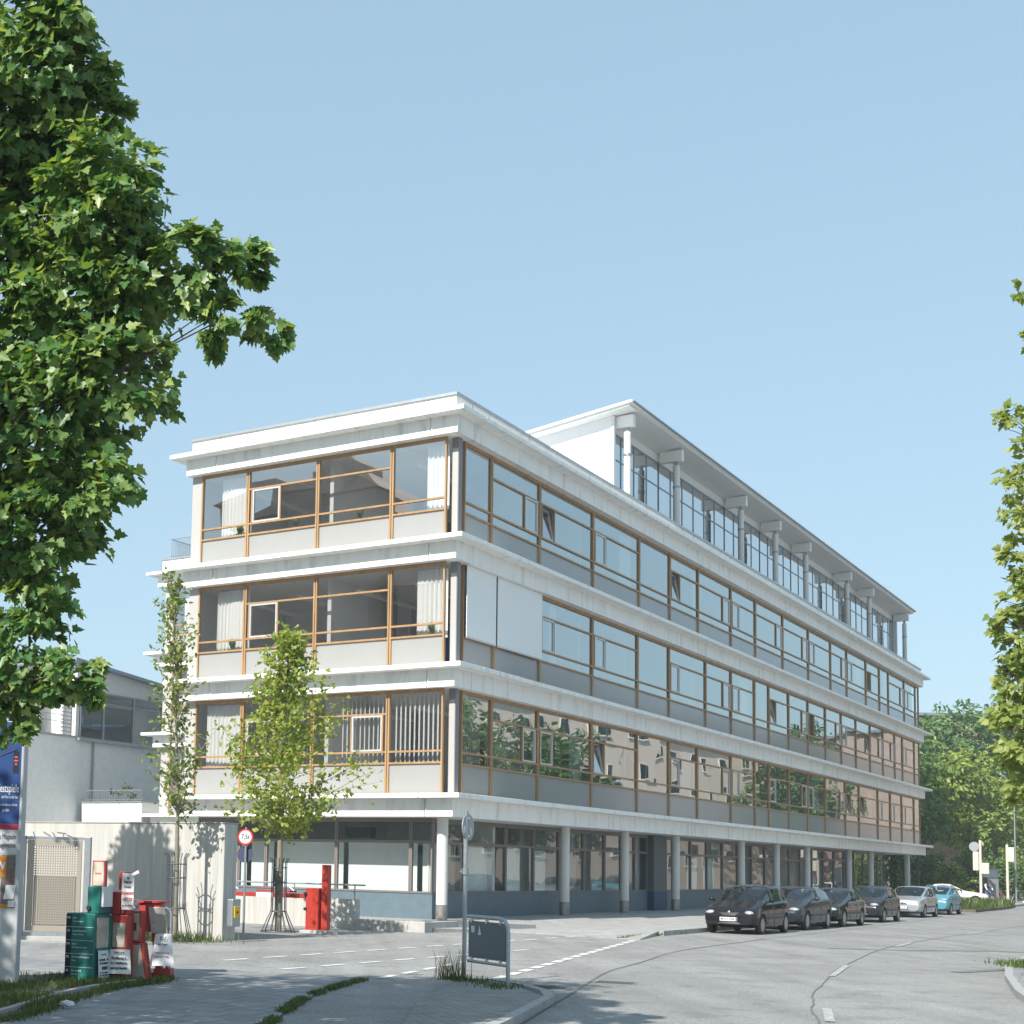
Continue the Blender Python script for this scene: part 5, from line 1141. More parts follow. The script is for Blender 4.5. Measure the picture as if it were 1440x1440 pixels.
cars = [
 ('black five door hatchback parked first in the row with number plate facing', 5.95, -7.02, dict(paint=paint('black_paint',(.012,.012,.015)), top=TPH, sh=SHH, pillars=(.12,.02,-.86,-.98), plate='M KH 3506', spokes=False, seed=1)),
 ('dark blue grey hatchback with alloy wheels parked second in the row', 10.95, -7.0, dict(paint=paint('blue_grey_paint',(.03,.038,.05),.25,.3), L_=4.15, W=1.73, wr=.31, wheels=(1.30,-1.26), cowl=.92, rf=.0, rr=-1.5, rg=-1.92, pillars=(-.2,-.30,-1.5,-1.51), top=[(2.08,.5),(2.05,.64),(1.93,.77),(.92,1.01),(.1,1.37),(-.2,1.415),(-.7,1.42),(-1.2,1.38),(-1.5,1.33),(-1.92,1.02),(-2.02,.85),(-2.08,.6)], sh=[(2.08,.6),(1.9,.72),(.92,.94),(0,.95),(-1.5,1.0),(-2.08,.93)], plate='M RL 418', lampz=.68, seed=0)),
 ('low black coupe parked third in the row', 15.65, -7.05, dict(paint=paint('black_paint',(.014,.015,.017)), L_=4.22, W=1.70, wr=.31, wheels=(1.33,-1.24), cowl=.82, rf=-.05, rr=-1.2, rg=-1.72, pillars=(-.35,-.44,-1.2,-1.21), top=[(2.11,.5),(2.08,.62),(1.98,.73),(.82,.94),(.05,1.30),(-.25,1.365),(-.7,1.37),(-1.2,1.29),(-1.72,1.0),(-2.0,.93),(-2.08,.82),(-2.11,.6)], sh=[(2.11,.58),(1.9,.68),(.82,.88),(0,.88),(-1.5,.92),(-2.11,.86)], plate='M US 77', lampz=.62, seed=1)),
 ('small dark grey rounded hatchback parked fourth in the row', 22.4, -6.95, dict(paint=paint('brown_grey_paint',(.030,.032,.038),.3,.3), L_=3.85, W=1.62, wr=.285, wheels=(1.2,-1.25), top=[(1.93,.52),(1.90,.66),(1.76,.80),(.95,1.0),(.25,1.36),(-.05,1.42),(-.5,1.44),(-1.0,1.41),(-1.40,1.33),(-1.76,1.0),(-1.88,.84),(-1.925,.6)], sh=SHH, pillars=(.0,-.1,-1.38,-1.39), plate='M TC 902', spokes=False, lampz=.70, seed=1)),
 ('silver older hatchback with black mouldings parked fifth in the row', 31.95, -6.6, dict(paint=paint('silver_paint',(.42,.43,.44),.3,.5), L_=4.02, W=1.68, wr=.29, wheels=(1.22,-1.28), cowl=.82, rf=.1, rr=-1.35, rg=-1.85, pillars=(.02,-.08,-.95,-1.06), top=[(2.01,.5),(2.0,.68),(1.92,.79),(.82,.96),(.12,1.36),(-.1,1.395),(-.6,1.41),(-1.35,1.38),(-1.85,1.0),(-1.96,.85),(-2.01,.6)], sh=[(2.01,.62),(1.9,.74),(.82,.91),(0,.91),(-1.4,.93),(-2.01,.88)], plate='M DA 155', spokes=False, lampz=.66, seed=0)),
 ('turquoise one box small car with roof rails parked last in the row', 38.75, -6.5, dict(paint=paint('turquoise_paint',(.075,.24,.31),.3), L_=3.45, W=1.63, wr=.275, wheels=(1.12,-1.22), cowl=1.12, rf=.32, rr=-1.42, rg=-1.66, pillars=(-.02,-.12,-1.38,-1.39), top=[(1.72,.52),(1.69,.7),(1.58,.86),(1.12,1.0),(.36,1.36),(.1,1.41),(-.5,1.425),(-1.42,1.36),(-1.66,1.05),(-1.70,.8),(-1.72,.6)], sh=[(1.72,.64),(1.55,.8),(1.12,.95),(0,.95),(-1.4,.97),(-1.72,.9)], plate='M NE 63', lower=M['colgrey'], rail=True, spokes=False, lampz=.74, seed=1)),
]
for lb, u, v, kw in cars:
    make_car(lb, bw(u, v, .0), HEAD+random.uniform(-.012,.012), group=GRP, **kw)
make_car('white saloon car standing at the crossing behind the turquoise car', (43.5, 98.3, .0), R(-22), paint=paint('white_paint',(.72,.72,.72)), L_=4.4, W=1.74, wr=.31, wheels=(1.35,-1.3), cowl=.75, rf=-.1, rr=-1.2, rg=-1.75, pillars=(-.15,-.25,-1.0,-1.1), top=[(2.2,.5),(2.18,.66),(2.05,.78),(.75,.97),(-.05,1.36),(-.3,1.4),(-.8,1.41),(-1.2,1.36),(-1.75,1.0),(-2.1,.95),(-2.18,.8),(-2.2,.6)], sh=[(2.2,.6),(2,.72),(.75,.92),(0,.92),(-1.5,.94),(-2.2,.88)], plate='M AB 12')
# ================================================================== FAR STREET FURNITURE, CYCLIST
def signal(name, label, x, y, h, heads, disc=None):
    t = thing(name, label, 'traffic light', (x, y, 0), HEAD+PI/2)
    mb = MB(); mb.tube([(0,0,0),(0,0,h)], .09, 12); ob('pole', mb, M['cream'], t, smooth=40)
    for (dx, z, w_, hh) in heads:
        mb = MB(); mb.box(dx-w_/2, dx+w_/2, -.16, .16, z-hh/2, z+hh/2); hd = ob('signal_head', mb, M['cream'], t, bevel=.03)
        n = max(1, round(hh/.32))
        for i in range(n):
            mb = MB(); zz = z-hh/2+hh*(i+.5)/n; mb.lathe([(.10,.161),(.11,.30)], (dx,0,zz), 'y', 16); ob('hood', mb, M['trim'], hd)
    if disc:
        mb = MB(); mb.lathe([(.33,-.14),(.33,-.12)], (disc[0],0,disc[1]), 'y', 28); ob('sign_disc', mb, M['signback'], t)
    return t
signal('traffic_light', 'cream traffic light pole with round sign standing on the grass island', 46.3, 100.2, 4.45, [(-.28,3.0,.36,1.3),(.30,2.5,.5,.75)], (-.36,4.0))
signal('traffic_light', 'second traffic light further along the crossing beside the lamp post', 48.3, 100.5, 4.2, [(.26,3.5,.4,1.0)], None)
t = thing('control_cabinet', 'small dark control cabinet beside the second traffic light', 'cabinet', (47.6, 101.5, 0), .2)
mb = MB(); mb.box(-.5,.5,-.2,.2,0,1.9); ob('housing', mb, M['steeld'], t, bevel=.02); mb = MB(); mb.box(-.45,.45,-.215,-.202,.15,1.8); ob('door', mb, M['colgrey'], t)
t = thing('street_lamp', 'slender grey street lamp with curved head above the crossing', 'street lamp', (49.6, 102, 0), 0)
mb = MB(); mb.tube([(0,0,0),(0,0,7.2),(-.03,0,8.0),(-.15,0,8.5),(-.42,0,8.85)], [.075,.055,.05,.045,.04], 10); ob('pole', mb, M['steel'], t, smooth=50)
mb = MB(); mb.obox((-.68,0,9.02),(.30,0,-.2),(0,.10,0),(.04,0,.06)); ob('lamp_head', mb, M['steel'], t, bevel=.03)
t = thing('info_panel', 'small dark display case standing behind the first traffic light pole', 'display case', (49.2, 105.0, 0), -.2)
mb = MB(); mb.box(-.55,.55,-.08,.08,1.0,2.5); ob('case', mb, M['steeld'], t, bevel=.02); mb = MB(); mb.box(-.46,.46,-.095,-.082,1.1,2.4); ob('display', mb, M['boardback'], t)
for sx_ in (-.4,.4):
    mb = MB(); mb.box(sx_-.05,sx_+.05,-.05,.05,0,.999); ob('leg', mb, M['steeld'], t)
bicycle('bicycle ridden by the man at the far crossing', 47.0, 100.8, R(-70), M['steeld'])
for i, (x, y, r_) in enumerate(((49.5,104.5,.3),(50.2,104.9,.4),(51.2,105,.2))):
    bicycle(['red bicycle parked behind the far traffic light','dark bicycle parked nearest the lamp post','dark bicycle parked furthest right at the crossing'][i], x, y, r_, [M['red2'],M['steeld'],M['steeld']][i], 'bicycles parked at the far crossing')
def person(label, loc, rz):
    t = None
    J = {'pel':(-.18,0,.98),'wai':(-.10,0,1.16),'che':(.02,0,1.36),'nek':(.10,0,1.52),'hed':(.15,0,1.66),'top':(.15,0,1.78),'nos':(.26,0,1.64)}
    E = [('pel','wai'),('wai','che'),('che','nek'),('nek','hed'),('hed','top'),('hed','nos')]
    rad = {'pel':.15,'wai':.14,'che':.155,'nek':.06,'hed':.10,'top':.07,'nos':.022}
    for s_, kn, an in ((1,(.22,.11,.88),(.02,.11,.46)),(-1,(.20,-.11,.66),(.02,-.11,.20))):
        k_ = 'l' if s_ > 0 else 'r'
        J.update({'sh'+k_:(.02,s_*.19,1.42),'el'+k_:(.16,s_*.27,1.20),'wr'+k_:(.26,s_*.24,1.02),'ha'+k_:(.30,s_*.23,.99),'hi'+k_:(-.16,s_*.10,.92),'kn'+k_:kn,'an'+k_:an,'to'+k_:(an[0]+.17,an[1],an[2]-.05)})
        rad.update({'sh'+k_:.075,'el'+k_:.052,'wr'+k_:.036,'ha'+k_:.045,'hi'+k_:.105,'kn'+k_:.07,'an'+k_:.045,'to'+k_:.04})
        E += [('che','sh'+k_),('sh'+k_,'el'+k_),('el'+k_,'wr'+k_),('wr'+k_,'ha'+k_),('pel','hi'+k_),('hi'+k_,'kn'+k_),('kn'+k_,'an'+k_),('an'+k_,'to'+k_)]
    names = list(J); me = bpy.data.meshes.new('tmp'); me.from_pydata([J[n] for n in names], [(names.index(a), names.index(b)) for a, b in E], [])
    o_ = bpy.data.objects.new('tmp', me); COL.objects.link(o_); sk = o_.modifiers.new('s','SKIN'); sb = o_.modifiers.new('u','SUBSURF'); sb.levels = sb.render_levels = 2
    for i, n in enumerate(names): me.skin_vertices[0].data[i].radius = (rad[n], rad[n]*(1.15 if n in ('che','wai','pel') else 1)); me.skin_vertices[0].data[i].use_root = (n == 'pel')
    bpy.context.view_layer.update(); m2 = bpy.data.meshes.new_from_object(o_.evaluated_get(bpy.context.evaluated_depsgraph_get())); bpy.data.objects.remove(o_)
    m2.materials.clear()
    for q in (M['skin'], M['shirt'], M['vest'], M['denim'], M['black']): m2.materials.append(q)
    part = {'nek':0,'hed':0,'top':0,'nos':0}
    segs_ = [(Vector(J[a]), Vector(J[b]), a, b) for a, b in E]
    for p in m2.polygons:
        best = None
        for A, B_, a, b in segs_:
            d = B_-A; tt = max(0, min(1, (p.center-A).dot(d)/d.dot(d))); di = (A+d*tt-p.center).length/(rad[a]*(1-tt)+rad[b]*tt)
            if best is None or di < best[0]: best = (di, a, b)
        a, b = best[1:]; k_ = 2
        if a in ('nek','hed'): k_ = 0
        elif b[:2] in ('el',) : k_ = 1
        elif b[:2] in ('wr','ha'): k_ = 0 if b[:2] == 'ha' else 1
        elif b[:2] in ('hi','kn','an') or a == 'pel' and b[:2] == 'hi': k_ = 3
        elif b[:2] == 'to': k_ = 4
        elif b[:2] == 'sh': k_ = 1
        p.material_index = k_; p.use_smooth = True
    t = link('person', m2, None, loc, rz); tag(t, label, 'person')
    mb = MB(); mb.ball((.135,0,1.73),(.105,.10,.07),14,8); ob('hair', mb, mat('grey_hair',(.35,.33,.31),.8), t, smooth=60); return t
person('cyclist in white shirt, dark waistcoat and jeans riding at the far crossing', (47.0,100.8,0), R(-70))
# ================================================================== TREES
MAPLE = [(.22,-.08),(.45,.02),(.38,.16),(.56,.36),(.40,.44),(.24,.48),(.28,.68),(.13,.78)]
OVAL = [(.20,.22),(.27,.5),(.17,.8)]
LANCE = [(.13,.25),(.15,.6)]
def leaves(name, C, T, NN, size, tpl, mt, parent=None, fold=.25):
    n = len(C); k = len(tpl); C = np.asarray(C, float); T = np.asarray(T, float); NN = np.asarray(NN, float); size = np.asarray(size, float)
    T /= np.linalg.norm(T, axis=1)[:,None]+1e-9; Bv = np.cross(T, NN); Bv /= np.linalg.norm(Bv, axis=1)[:,None]+1e-9; NN = np.cross(Bv, T)
    loc = [(0,0)] + list(tpl) + [(0,1)] + [(-x, y) for x, y in reversed(tpl)]
    nv = len(loc); V = np.zeros((n, nv, 3))
    for i, (x, y) in enumerate(loc):
        z = fold*abs(x)-.18*y*y
        V[:,i,:] = C + (Bv*x + T*y + NN*z)*size[:,None]
    me = bpy.data.meshes.new(name); me.vertices.add(n*nv); me.vertices.foreach_set('co', V.ravel())
    f1 = list(range(0, k+2)); f2 = [k+1] + list(range(k+2, nv)) + [0]; tot = len(f1)+len(f2)
    lo = ((np.arange(n)*nv)[:,None] + np.array(f1+f2)[None,:]).ravel().astype(np.int32)
    me.loops.add(n*tot); me.loops.foreach_set('vertex_index', lo); me.polygons.add(n*2)
    me.polygons.foreach_set('loop_start', ((np.arange(n)*tot)[:,None]+np.array([[0,len(f1)]])).ravel().astype(np.int32))
    me.materials.append(mt); me.update(calc_edges=True); me.validate(); me.polygons.foreach_set('use_smooth', [True]*len(me.polygons)); return link(name, me, parent)
def lobecloud(lobes, dens, size, droop=.35, updir=.9, clump=.0):
    Cs, Ts, Ns, Ss = [], [], [], []
    for (x, y, z, r) in lobes:
        n = max(6, int(dens*r*r)); d = RNG.normal(size=(n,3)); d /= np.linalg.norm(d, axis=1)[:,None]
        if clump:                                   # gather leaves in tufts
            m = max(3, int(n/clump)); cd = RNG.normal(size=(m,3)); cd /= np.linalg.norm(cd, axis=1)[:,None]; cr_ = r*RNG.uniform(.35,1.0,m)**.6
            cc = cd*cr_[:,None]; w_ = RNG.integers(0, m, n); tr = min(.34*r, .55*(.5+size*2)); off = np.clip(RNG.normal(size=(n,3)), -1.9, 1.9)*tr*.5*np.array([1,1,.6])
            P = cc[w_]+off; d = P-cc[w_]*.55; d /= np.linalg.norm(d, axis=1)[:,None]+1e-9
        else: P = d*(r*RNG.uniform(0,1,n)**.3)[:,None]
        Cs.append(P+np.array([x,y,z])); T = d*np.array([1,1,.5])+RNG.normal(size=(n,3))*.45; T[:,2] -= droop; Ts.append(T)
        N_ = RNG.normal(size=(n,3))*.5+d*.7; N_ += np.array(sd)*updir*.8; N_[:,2] += updir*.2; Ns.append(N_); Ss.append(size*RNG.uniform(.65,1.25,n))
    return np.vstack(Cs), np.vstack(Ts), np.vstack(Ns), np.concatenate(Ss)
def limb(mb, a, b, r0, r1, n=5, wob=.06, sag=0.0):
    a, b = Vector(a), Vector(b); L_ = (b-a).length; pts = []
    for i in range(n+1):
        t_ = i/n; p = a.lerp(b, t_); p += Vector((random.gauss(0,1), random.gauss(0,1), random.gauss(0,.6)))*wob*L_*math.sin(PI*t_)*.5; p.z += sag*math.sin(PI*t_)*L_; pts.append(p)
    mb.tube(pts, [r0+(r1-r0)*i/n for i in range(n+1)], 7); return pts
# maple on the left
VIS = [(-2.76,12.3,8.77,.64),(-2.46,12.0,9.07,.34),(-2.21,12.5,8.63,.36),(-1.97,12.0,7.59,.46),(-2.67,13.0,8.19,.71),(-1.8,12.3,6.89,.46),(-2.39,12.8,6.88,.76),(-1.18,12.0,6.91,.34),(-.79,12.2,6.97,.24),(-.65,12.3,7.14,.15),(-.5,12.1,6.49,.19),(-.89,12.0,6.47,.2),(-.95,12.0,6.28,.11),(-1.88,12.2,6.01,.5),(-2.37,12.6,5.68,.66),(-2.06,12.0,4.95,.36),(-2.48,12.4,4.6,.5),(-2.36,12.2,4.0,.25),(-2.48,12.3,3.58,.40),(-2.09,12.0,3.37,.23),(-1.93,12.0,3.25,.12),(-2.6,12.1,3.06,.22),(-2.48,12.0,2.88,.08)]
OFF = [(-5,13,9,2.1),(-7,12,10,2.5),(-8.5,13,7,2.5),(-5,14,5.5,1.8),(-6,12,11.6,1.8),(-4.1,12.8,7,1.15),(-3.8,12.6,4.4,.9),(-3.9,12.5,9.3,1.1),(-6.5,10.4,7.5,2.3),(-3.6,12.6,5.7,.8),(-3.4,12.4,8.2,.7),(-4.6,12.4,10.9,1.3),(-3.3,12.5,3.4,.5),(-2.95,12.7,5.1,.6),(-2.85,12.6,4.2,.5),(-2.95,12.8,6.2,.6),(-2.85,12.5,3.5,.42),(-3.0,12.7,7.4,.6)]
mp = thing('maple_tree', 'big dark green maple tree overhanging the left edge', 'tree', (-6.6, 12.2, 0)); B0 = Vector((-6.6,12.2,0))
mb = MB(); mb.tube([(0,0,-.1),(.05,0,1),(.0,.1,3),(.1,.1,6),(.0,.2,9)], [.34,.27,.24,.18,.10], 14); ob('trunk', mb, M['bark'], mp, smooth=50)
mb = MB()
for (x, y, z, r) in OFF+VIS:
    if r < .2 or (r < .6 and random.random() < .45): continue
    a = Vector((0,.1,max(2.6, min(8.8, z-1.6-.25*(abs(x+6.6)))))); b = Vector((x,y,z))-B0; pts_ = limb(mb, a, b, .03 if r < 1 else .07, .006, 6, .07, -.03)
    for q in range(2):
        d = Vector((random.gauss(0,1),random.gauss(0,1),random.gauss(0,.8))).normalized()*r*.8; limb(mb, pts_[-2], Vector(pts_[-1])+d, .014, .004, 3, .08)
ob('limbs', mb, M['bark'], mp, smooth=50)
A = lobecloud([(x, y, z, r*1.13) for x, y, z, r in VIS], 3500, .108, .45, 1.0, 26); Bq = lobecloud(OFF, 420, .17, .4, .9, 14)
C_ = np.vstack([A[0],Bq[0]])-np.array(B0); 
crown = leaves('crown', C_, np.vstack([A[1],Bq[1]]), np.vstack([A[2],Bq[2]]), np.concatenate([A[3],Bq[3]]), MAPLE, M['maple'], mp)
# tree on the right pavement
RV = [(13.12,26,12.83,.22),(13.12,26,11.8,.16),(12.87,26,10.17,.42),(13.26,26.4,9.08,.5),(13.02,26,7.51,.5),(12.92,26,6.45,.52),(12.97,26.3,5.44,.55),(12.85,26,4.23,.6),(13.2,26.5,3.23,.45),(12.55,26.1,5.1,.28),(12.5,26,6.6,.25),(13.0,26,8.3,.42),(12.95,26,7.0,.48),(12.95,26,5.9,.52),(12.9,26,4.8,.55),(13.1,26,9.6,.36),(13.0,26.1,3.7,.5)]
RO = [(15.6,26,8,2.2),(15.1,26,5.2,1.8),(15.6,26,11.5,2),(15.3,26.3,3.4,1.2),(14,26.2,7,1),(14,26.3,9.6,1.1),(14,26,4.6,1)]
rt = thing('street_tree', 'fresh green tree reaching in from the right edge', 'tree', (15.9, 26.2, .1)); B1 = Vector((15.9,26.2,.1))
mb = MB(); mb.tube([(0,0,-.1),(0,0,2),(-.1,0,6),(0,0,11)], [.24,.2,.15,.06], 12); ob('trunk', mb, M['bark'], rt, smooth=50)
mb = MB()
for (x, y, z, r) in RV+RO:
    pts_ = limb(mb, (0,0,max(2,z-1.8)), Vector((x,y,z))-B1, .045, .008, 6, .05)
    for q in range(5):
        d = Vector((random.gauss(0,1),random.gauss(0,1),random.gauss(0,.8))).normalized()*r*.85; limb(mb, pts_[-2], Vector(pts_[-1])+d, .012, .004, 3, .08)
ob('limbs', mb, M['bark'], rt, smooth=50)
A = lobecloud(RV, 850, .15, .4, .8, 14); Bq = lobecloud(RO, 150, .2, .4, .8, 12)
leaves('crown', np.vstack([A[0],Bq[0]])-np.array(B1), np.vstack([A[1],Bq[1]]), np.vstack([A[2],Bq[2]]), np.concatenate([A[3],Bq[3]]), MAPLE, M['chest'], rt)
# young caged trees
def young(label, base, trunkpts, prof, nbr, nleaf, size, mt, r0, up=.55, tpl=OVAL, clump=.13):
    t = thing('young_tree', label, 'tree', (base[0], base[1], 0)); mb = MB(); tp = [Vector(p) for p in trunkpts]
    mb.tube(tp, [r0*(1-.85*i/(len(tp)-1)) for i in range(len(tp))], 10); ob('trunk', mb, M['bark2'], t, smooth=50)
    def at(z):
        for a, b in zip(tp, tp[1:]):
            if a.z <= z <= b.z: return a.lerp(b, (z-a.z)/(b.z-a.z))
        return tp[-1]
    mb = MB(); P, D = [], []
    zlo, zhi = prof[0][0], prof[-1][0]
    for i in range(nbr):
        z = zlo+(zhi-zlo)*(i+random.random()*.8)/nbr; rr = lerp_poly([(-a, b) for a, b in prof], -z)*random.uniform(.5,1.18); a = i*2.4+random.uniform(-.4,.4)
        tip = at(z)+Vector((rr*math.cos(a), rr*math.sin(a), random.uniform(-.05,.25))); st = at(max(zlo-.35, z-up*rr-.15)); L_ = limb(mb, st, tip, .018, .004, 5, .08)
        for k_ in range(3):
            m_ = Vector(L_[2+k_]); e = m_+Vector((random.gauss(0,.25),random.gauss(0,.25),random.uniform(.02,.28)))*max(.5, rr); limb(mb, m_, e, .008, .003, 3, .08)
            for q in range(3): P.append(m_.lerp(e, .3+.35*q)); D.append((tip-st).normalized())
        for q in range(1, 6): P.append(Vector(L_[q])); D.append((tip-st).normalized())
    for i in range(14): z = zlo+(zhi-zlo)*(.4+.6*i/14); P.append(at(z)); D.append(Vector((0,0,1)))
    ob('limbs', mb, M['bark2'], t, smooth=50)
    ii = RNG.integers(0, len(P), nleaf); C0 = np.array([P[i] for i in ii])+RNG.normal(size=(nleaf,3))*clump; T0 = np.array([D[i] for i in ii])*.4+RNG.normal(size=(nleaf,3))*.7; T0[:,2] += .1
    N0 = RNG.normal(size=(nleaf,3))*.6+np.array(sd)*.6; N0[:,2] += .3
    leaves('crown', C0, T0, N0, size*RNG.uniform(.6,1.25,nleaf), tpl, mt, t); return t
young('slim upright young tree in a tall guard before the concrete wall', T1, [(0,0,-.05),(0,0,1.6),(-.02,0,3.0),(-.12,0,5.0),(-.16,0,6.4),(-.36,0,8.5)], [(3.0,.35),(3.8,.62),(4.7,.78),(5.5,.5),(6.2,.42),(7.2,.40),(8.0,.22),(8.4,.12)], 44, 1350, .14, M['lime2'], .065, .9, OVAL, .09)
young('bushy yellow green young tree in a flared guard behind the barrier', T2, [(0,0,-.05),(0,0,1.6),(.0,0,3.0),(-.04,0,5.0),(.05,0,6.4),(.13,0,7.9)], [(2.9,.9),(3.5,1.9),(4.3,2.25),(5.0,2.1),(5.6,1.35),(6.4,.95),(7.2,.72),(7.9,.2)], 50, 4400, .135, M['lime'], .10, .55, MAPLE[1:6:2]+[(.15,.8)], .15)
# trees beyond the crossing
def bigtree(label, base, lobes, mt, dens, size, group=None, trunk=.22, name='broadleaf_tree'):
    t = thing(name, label, 'tree', (*base, 0), 0, group); b = Vector((*base, 0)); zt = max(l[2] for l in lobes)
    mb = MB(); mb.tube([(0,0,-.1),(0,0,zt*.3),(.1,0,zt*.6),(0,0,zt*.9)], [trunk,trunk*.8,trunk*.5,.04], 10); ob('trunk', mb, M['bark'], t, smooth=50)
    mb = MB()
    for (x, y, z, r) in lobes: limb(mb, (0,0,max(1.5, z-2.2)), Vector((x,y,z))-b, .09, .02, 5, .06)
    ob('limbs', mb, M['bark'], t, smooth=50)
    A = lobecloud(lobes, dens, size, .3, .9, 16); leaves('crown', A[0]-np.array(b), A[1], A[2], A[3], OVAL, mt, t); return t
GT = 'trees beyond the far crossing'
def far(L_, k): return [(x*k, y*k, 1.85+(z-1.85)*k, r*k) for x, y, z, r in L_]
K_ = 1.38
bigtree('bright yellow green tree just behind the far end of the building', (54.6,120.5), far([(37.5,85.5,7.9,1.9),(39.3,86.5,8.0,1.9),(37.3,86,5.6,1.7),(39.6,87,5.9,1.8),(38.3,85,4.5,1.2)], K_), M['bgA'], 150, .42, GT, .3)
bigtree('lower yellow green tree above the far traffic light', (60,127), far([(42.0,89,6.3,1.9),(43.4,90,5.0,1.5),(41.4,90,4.2,1.2),(42.8,91,7.0,1.3)], K_), M['bgA'], 150, .40, GT, .3)
bigtree('tall deep green tree rising behind the yellow green one', (55,141), far([(38.0,98,8.6,2.3),(41,100,11.4,2.5),(44.2,102,10.2,2.8),(41.8,99,8.0,2.6),(38.6,100,7.0,2.4),(39.6,101,10.2,1.6)], K_), M['bgB'], 130, .5, GT, .35)
bigtree('tall dark tree behind the street lamp', (66,146), far([(47.5,105,12.3,2.8),(51,107,11,3),(48.5,104,8.6,2.6),(52.2,106,7.4,2.8),(47,105,6.2,2.2),(50,105,5,2.2)], 1.36), M['bgB'], 130, .5, GT, .35)
bigtree('broad tree at the right end of the far row', (77,154), far([(55,112,13,3.2),(58.5,114,11,3.5),(55.5,111,8.5,3),(59,113,7,3.2),(61.5,116,12,3)], 1.36), M['bgB'], 110, .55, GT, .35)
ax_, ay_ = bw(83, 5)[:2]
bigtree('dark tree filling the gap behind the last column', (ax_,ay_), [(ax_,ay_,11,3.2),(ax_+1.5,ay_,7,2.8),(ax_-2,ay_+2,8,3),(ax_+1,ay_-1,4,2.2),(ax_-2,ay_,4,2.4)], M['bgB'], 130, .5, GT, .3)
def shrub(label, x, y, lobes, mt, n_, size=.26):
    t = thing('shrub', label, 'shrub', (x, y, 0), 0, 'shrubs under the far trees'); mb = MB()
    for i in range(9): limb(mb, (random.gauss(0,.15),random.gauss(0,.15),0), (random.gauss(0,.9),random.gauss(0,.6),random.uniform(.8,1.9)), .03, .006, 4)
    ob('stems', mb, M['bark'], t); A = lobecloud(lobes, n_, size, .2, .8, 12); leaves('foliage', A[0], A[1], A[2], A[3], OVAL, mt, t); return t
for i, (x, y, s_, mt) in enumerate(((46.2,110.5,1.3,'shrubleaf'),(48.6,113,1.4,'bgB'),(50.5,113,1.35,'shrubleaf'),(48.6,111,1.1,'bgA'),(52.6,114,1.5,'shrubleaf'),(56.0,115,1.6,'bgA'),(58.5,116,1.6,'shrubleaf'),(54.0,114,1.4,'bgB'))):
    shrub(['dark shrub just right of the last building column','deep green shrub left of the tree trunks','dark shrub behind the white car','pale green shrub behind the cyclist','dark shrub between cyclist and traffic light','light green shrub right of the lamp post','dark shrub at the right picture edge','deep green shrub behind the parked bicycles'][i], x, y, [(0,0,1.1*s_,1.2*s_),(-1.2*s_,.3,.9*s_,1.0*s_),(1.2*s_,.2,.9*s_,1.0*s_),(.3,.2,1.9*s_,.9*s_)], M[mt], 210)
shrub('small green plant trailing over the terrace railing', *bw(17.0,28.4)[:2], [(0,0,5.1,.45),(-.5,.6,5.35,.35),(.3,-.7,5.1,.35),(.0,1.2,5.6,.22)], M['shrubleaf'], 320, .16)
# off to the side: what the panes mirror and what throws the broad shadow on the wall
hx_, hy_ = bw(-20.3, 2.5)[:2]
wt = bigtree('tall stemmed hornbeam with a clipped round head just left of the picture', (hx_,hy_), [(hx_,hy_,z,r) for z, r in ((7.5,.85),(8.0,.95),(8.5,.9),(9.0,.7))], M['shrubleaf'], 1300, .2, None, .15, 'hornbeam_tree')
t0 = None
for i, (u, v) in enumerate(((44,-25),(52,-25.5),(61,-25),(70,-25.5),(132,-25),(146,-26),(160,-25),(175,-26))):
    p = bw(u, v); lb = 'street tree %s across the road' % ['nearest the camera','second along','third along','fourth along','fifth along, beyond the houses','sixth along','seventh along','last in the row'][i]
    if t0 is None: t0 = bigtree(lb, p[:2], [(p[0]+a,p[1]+b,z,r) for a, b, z, r in ((0,0,9,2.8),(2,1,7,2.4),(-2,-1,7.2,2.4),(0,2,5.6,2.2),(1,-2,10.6,2),(-1.2,1,11.4,1.8),(0,-2,5.2,2))], M['bgB'], 120, .45, 'street trees across the road')
    else:
        q_ = dup(t0, (p[0],p[1],0), i*1.3, lb)
        if i > 3: q_.scale = (1.45,1.45,1.45)
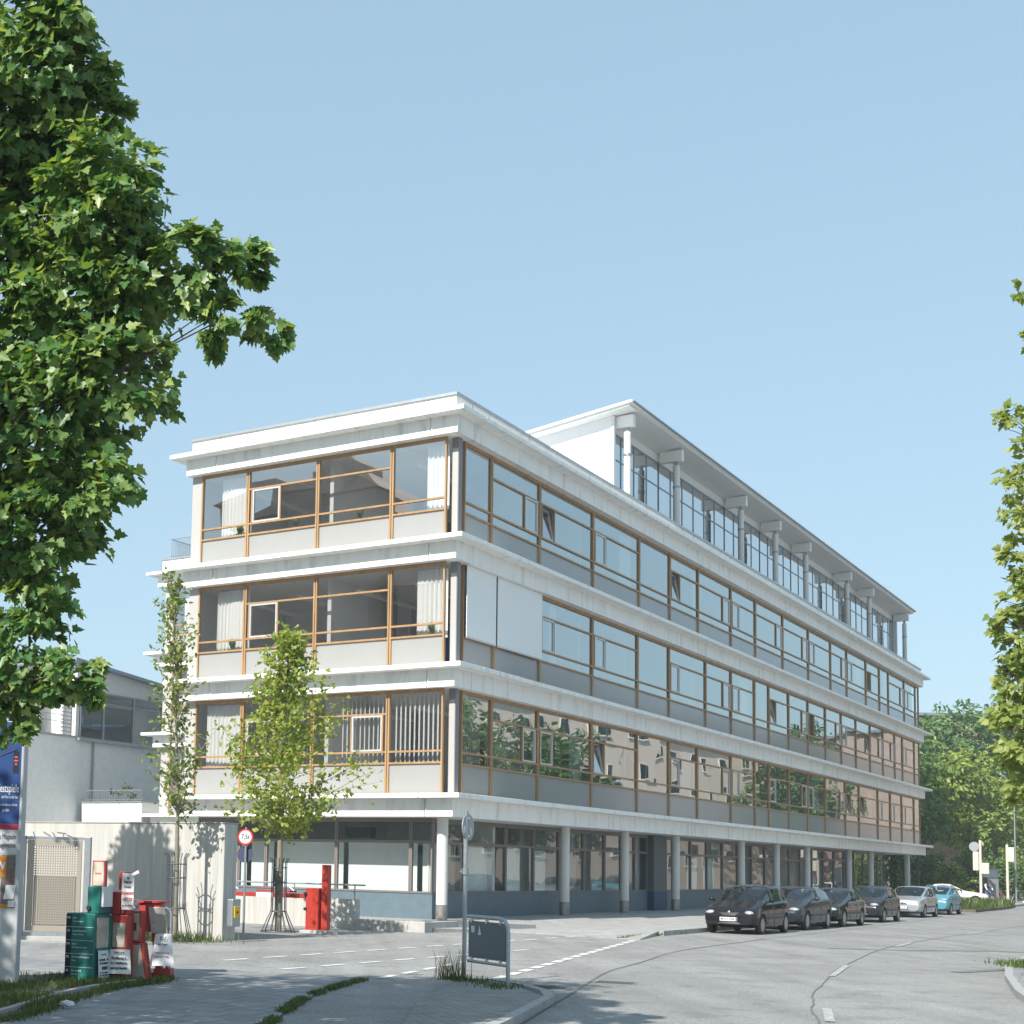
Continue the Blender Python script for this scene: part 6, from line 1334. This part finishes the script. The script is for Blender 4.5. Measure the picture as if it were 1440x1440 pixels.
def house(label, u0, u1, v0, v1, he, hr, wall, roofm, nx, nz, rows=True, inward=1, turn=0.0):
    t = thing('apartment_house', label, 'building', bw(u0, v0), ROT+turn); L_, D_ = u1-u0, v1-v0
    mb = MB(); mb.box(0,L_,0,D_,0,he); ob('wall', mb, wall, t)
    mb = MB(); b = len(mb.v); e = .5; q = D_*.5
    mb.v += [(-e,-e,he),(L_+e,-e,he),(L_+e,D_+e,he),(-e,D_+e,he),(q,q,hr),(L_-q,q,hr)]
    for f_ in ((0,1,5,4),(1,2,5),(2,3,4,5),(3,0,4),(3,2,1,0)): mb.f.append(tuple(b+k_ for k_ in f_)); mb.m.append(0)
    ob('roof', mb, roofm, t)
    if nx:
        wm = None; yy = D_ if inward > 0 else 0
        for i in range(nx):
            for j in range(nz):
                x = L_*(i+.5)/nx; z = 1.6+(he-2.2)*(j+.35)/nz
                if wm is None:
                    m_ = MB(); m_.mi = 0; m_.box(-.75,.75,.0,.05,0,1.5); m_.mi = 1; m_.box(-.66,-.03,.051,.06,.08,1.42); m_.box(.03,.66,.051,.06,.08,1.42); m_.mi = 0; m_.box(-.85,.85,0,.16,-.1,0)
                    wm = m_.mesh('window', [M['white2'], M['housepane']])
                link('window', wm, t, (x, yy if inward > 0 else 0, z), 0 if inward > 0 else PI)
    return t
house('salmon pink apartment block across the road, nearer one', 60, 100, -51, -40, 17, 21, M['pink'], M['rooftile'], 10, 4, turn=.30)
house('salmon pink apartment block across the road, farther one', 104, 150, -51, -40, 17, 21, M['pink'], M['rooftile'], 11, 4, turn=.26)
hd = house('tall brown house with hipped roof and dormers behind the camera', -64, -50, 35, 49, 29.5, 35, M['darkroof'], M['rooftile'], 0, 0)
house('long low brown house row behind the camera', -66, -52, 49.5, 92, 24, 27, M['darkroof'], M['rooftile'], 0, 0)
house('plain brown corner house behind the camera on the left', -66, -52, 15, 34.5, 24, 27, M['darkroof'], M['rooftile'], 0, 0)
for i, v in enumerate((39, 45)):
    mb = MB(); mb.prism([(8.5,v-35-1.2),(14.3,v-35-1.2),(14.3,v-35+1.2),(8.5,v-35+1.2)], 29.6, 32.4); ob('dormer', mb, M['darkroof'], hd)
t = thing('brick_block', 'reddish brick apartment block showing above the far trees', 'building', (54,150,0))
mb = MB(); mb.box(0,70,0,14,0,18.6); ob('wall', mb, mat('reddish_brick', (.40,.31,.27), .85, var=.15, scale=.8), t)
mb = MB(); mb.box(-.5,70.5,-.5,14.5,18.601,18.9); ob('roof_edge', mb, M['colgrey'], t)

HZ = 0.0005
if HZ:
    mb = MB(); mb.box(-410, 710, -310, 910, -1.2, 40)
    hm = bpy.data.materials.new('haze'); hm.use_nodes = True; N, L = nodes(hm); N.remove(N['Principled BSDF']); pv = N.new('ShaderNodeVolumePrincipled'); pv.inputs['Density'].default_value = HZ; pv.inputs['Color'].default_value = (.85,.92,1,1)
    L.new(pv.outputs[0], N['Material Output'].inputs['Volume']); hz = ob('haze', mb, hm); hz['kind'] = 'stuff'
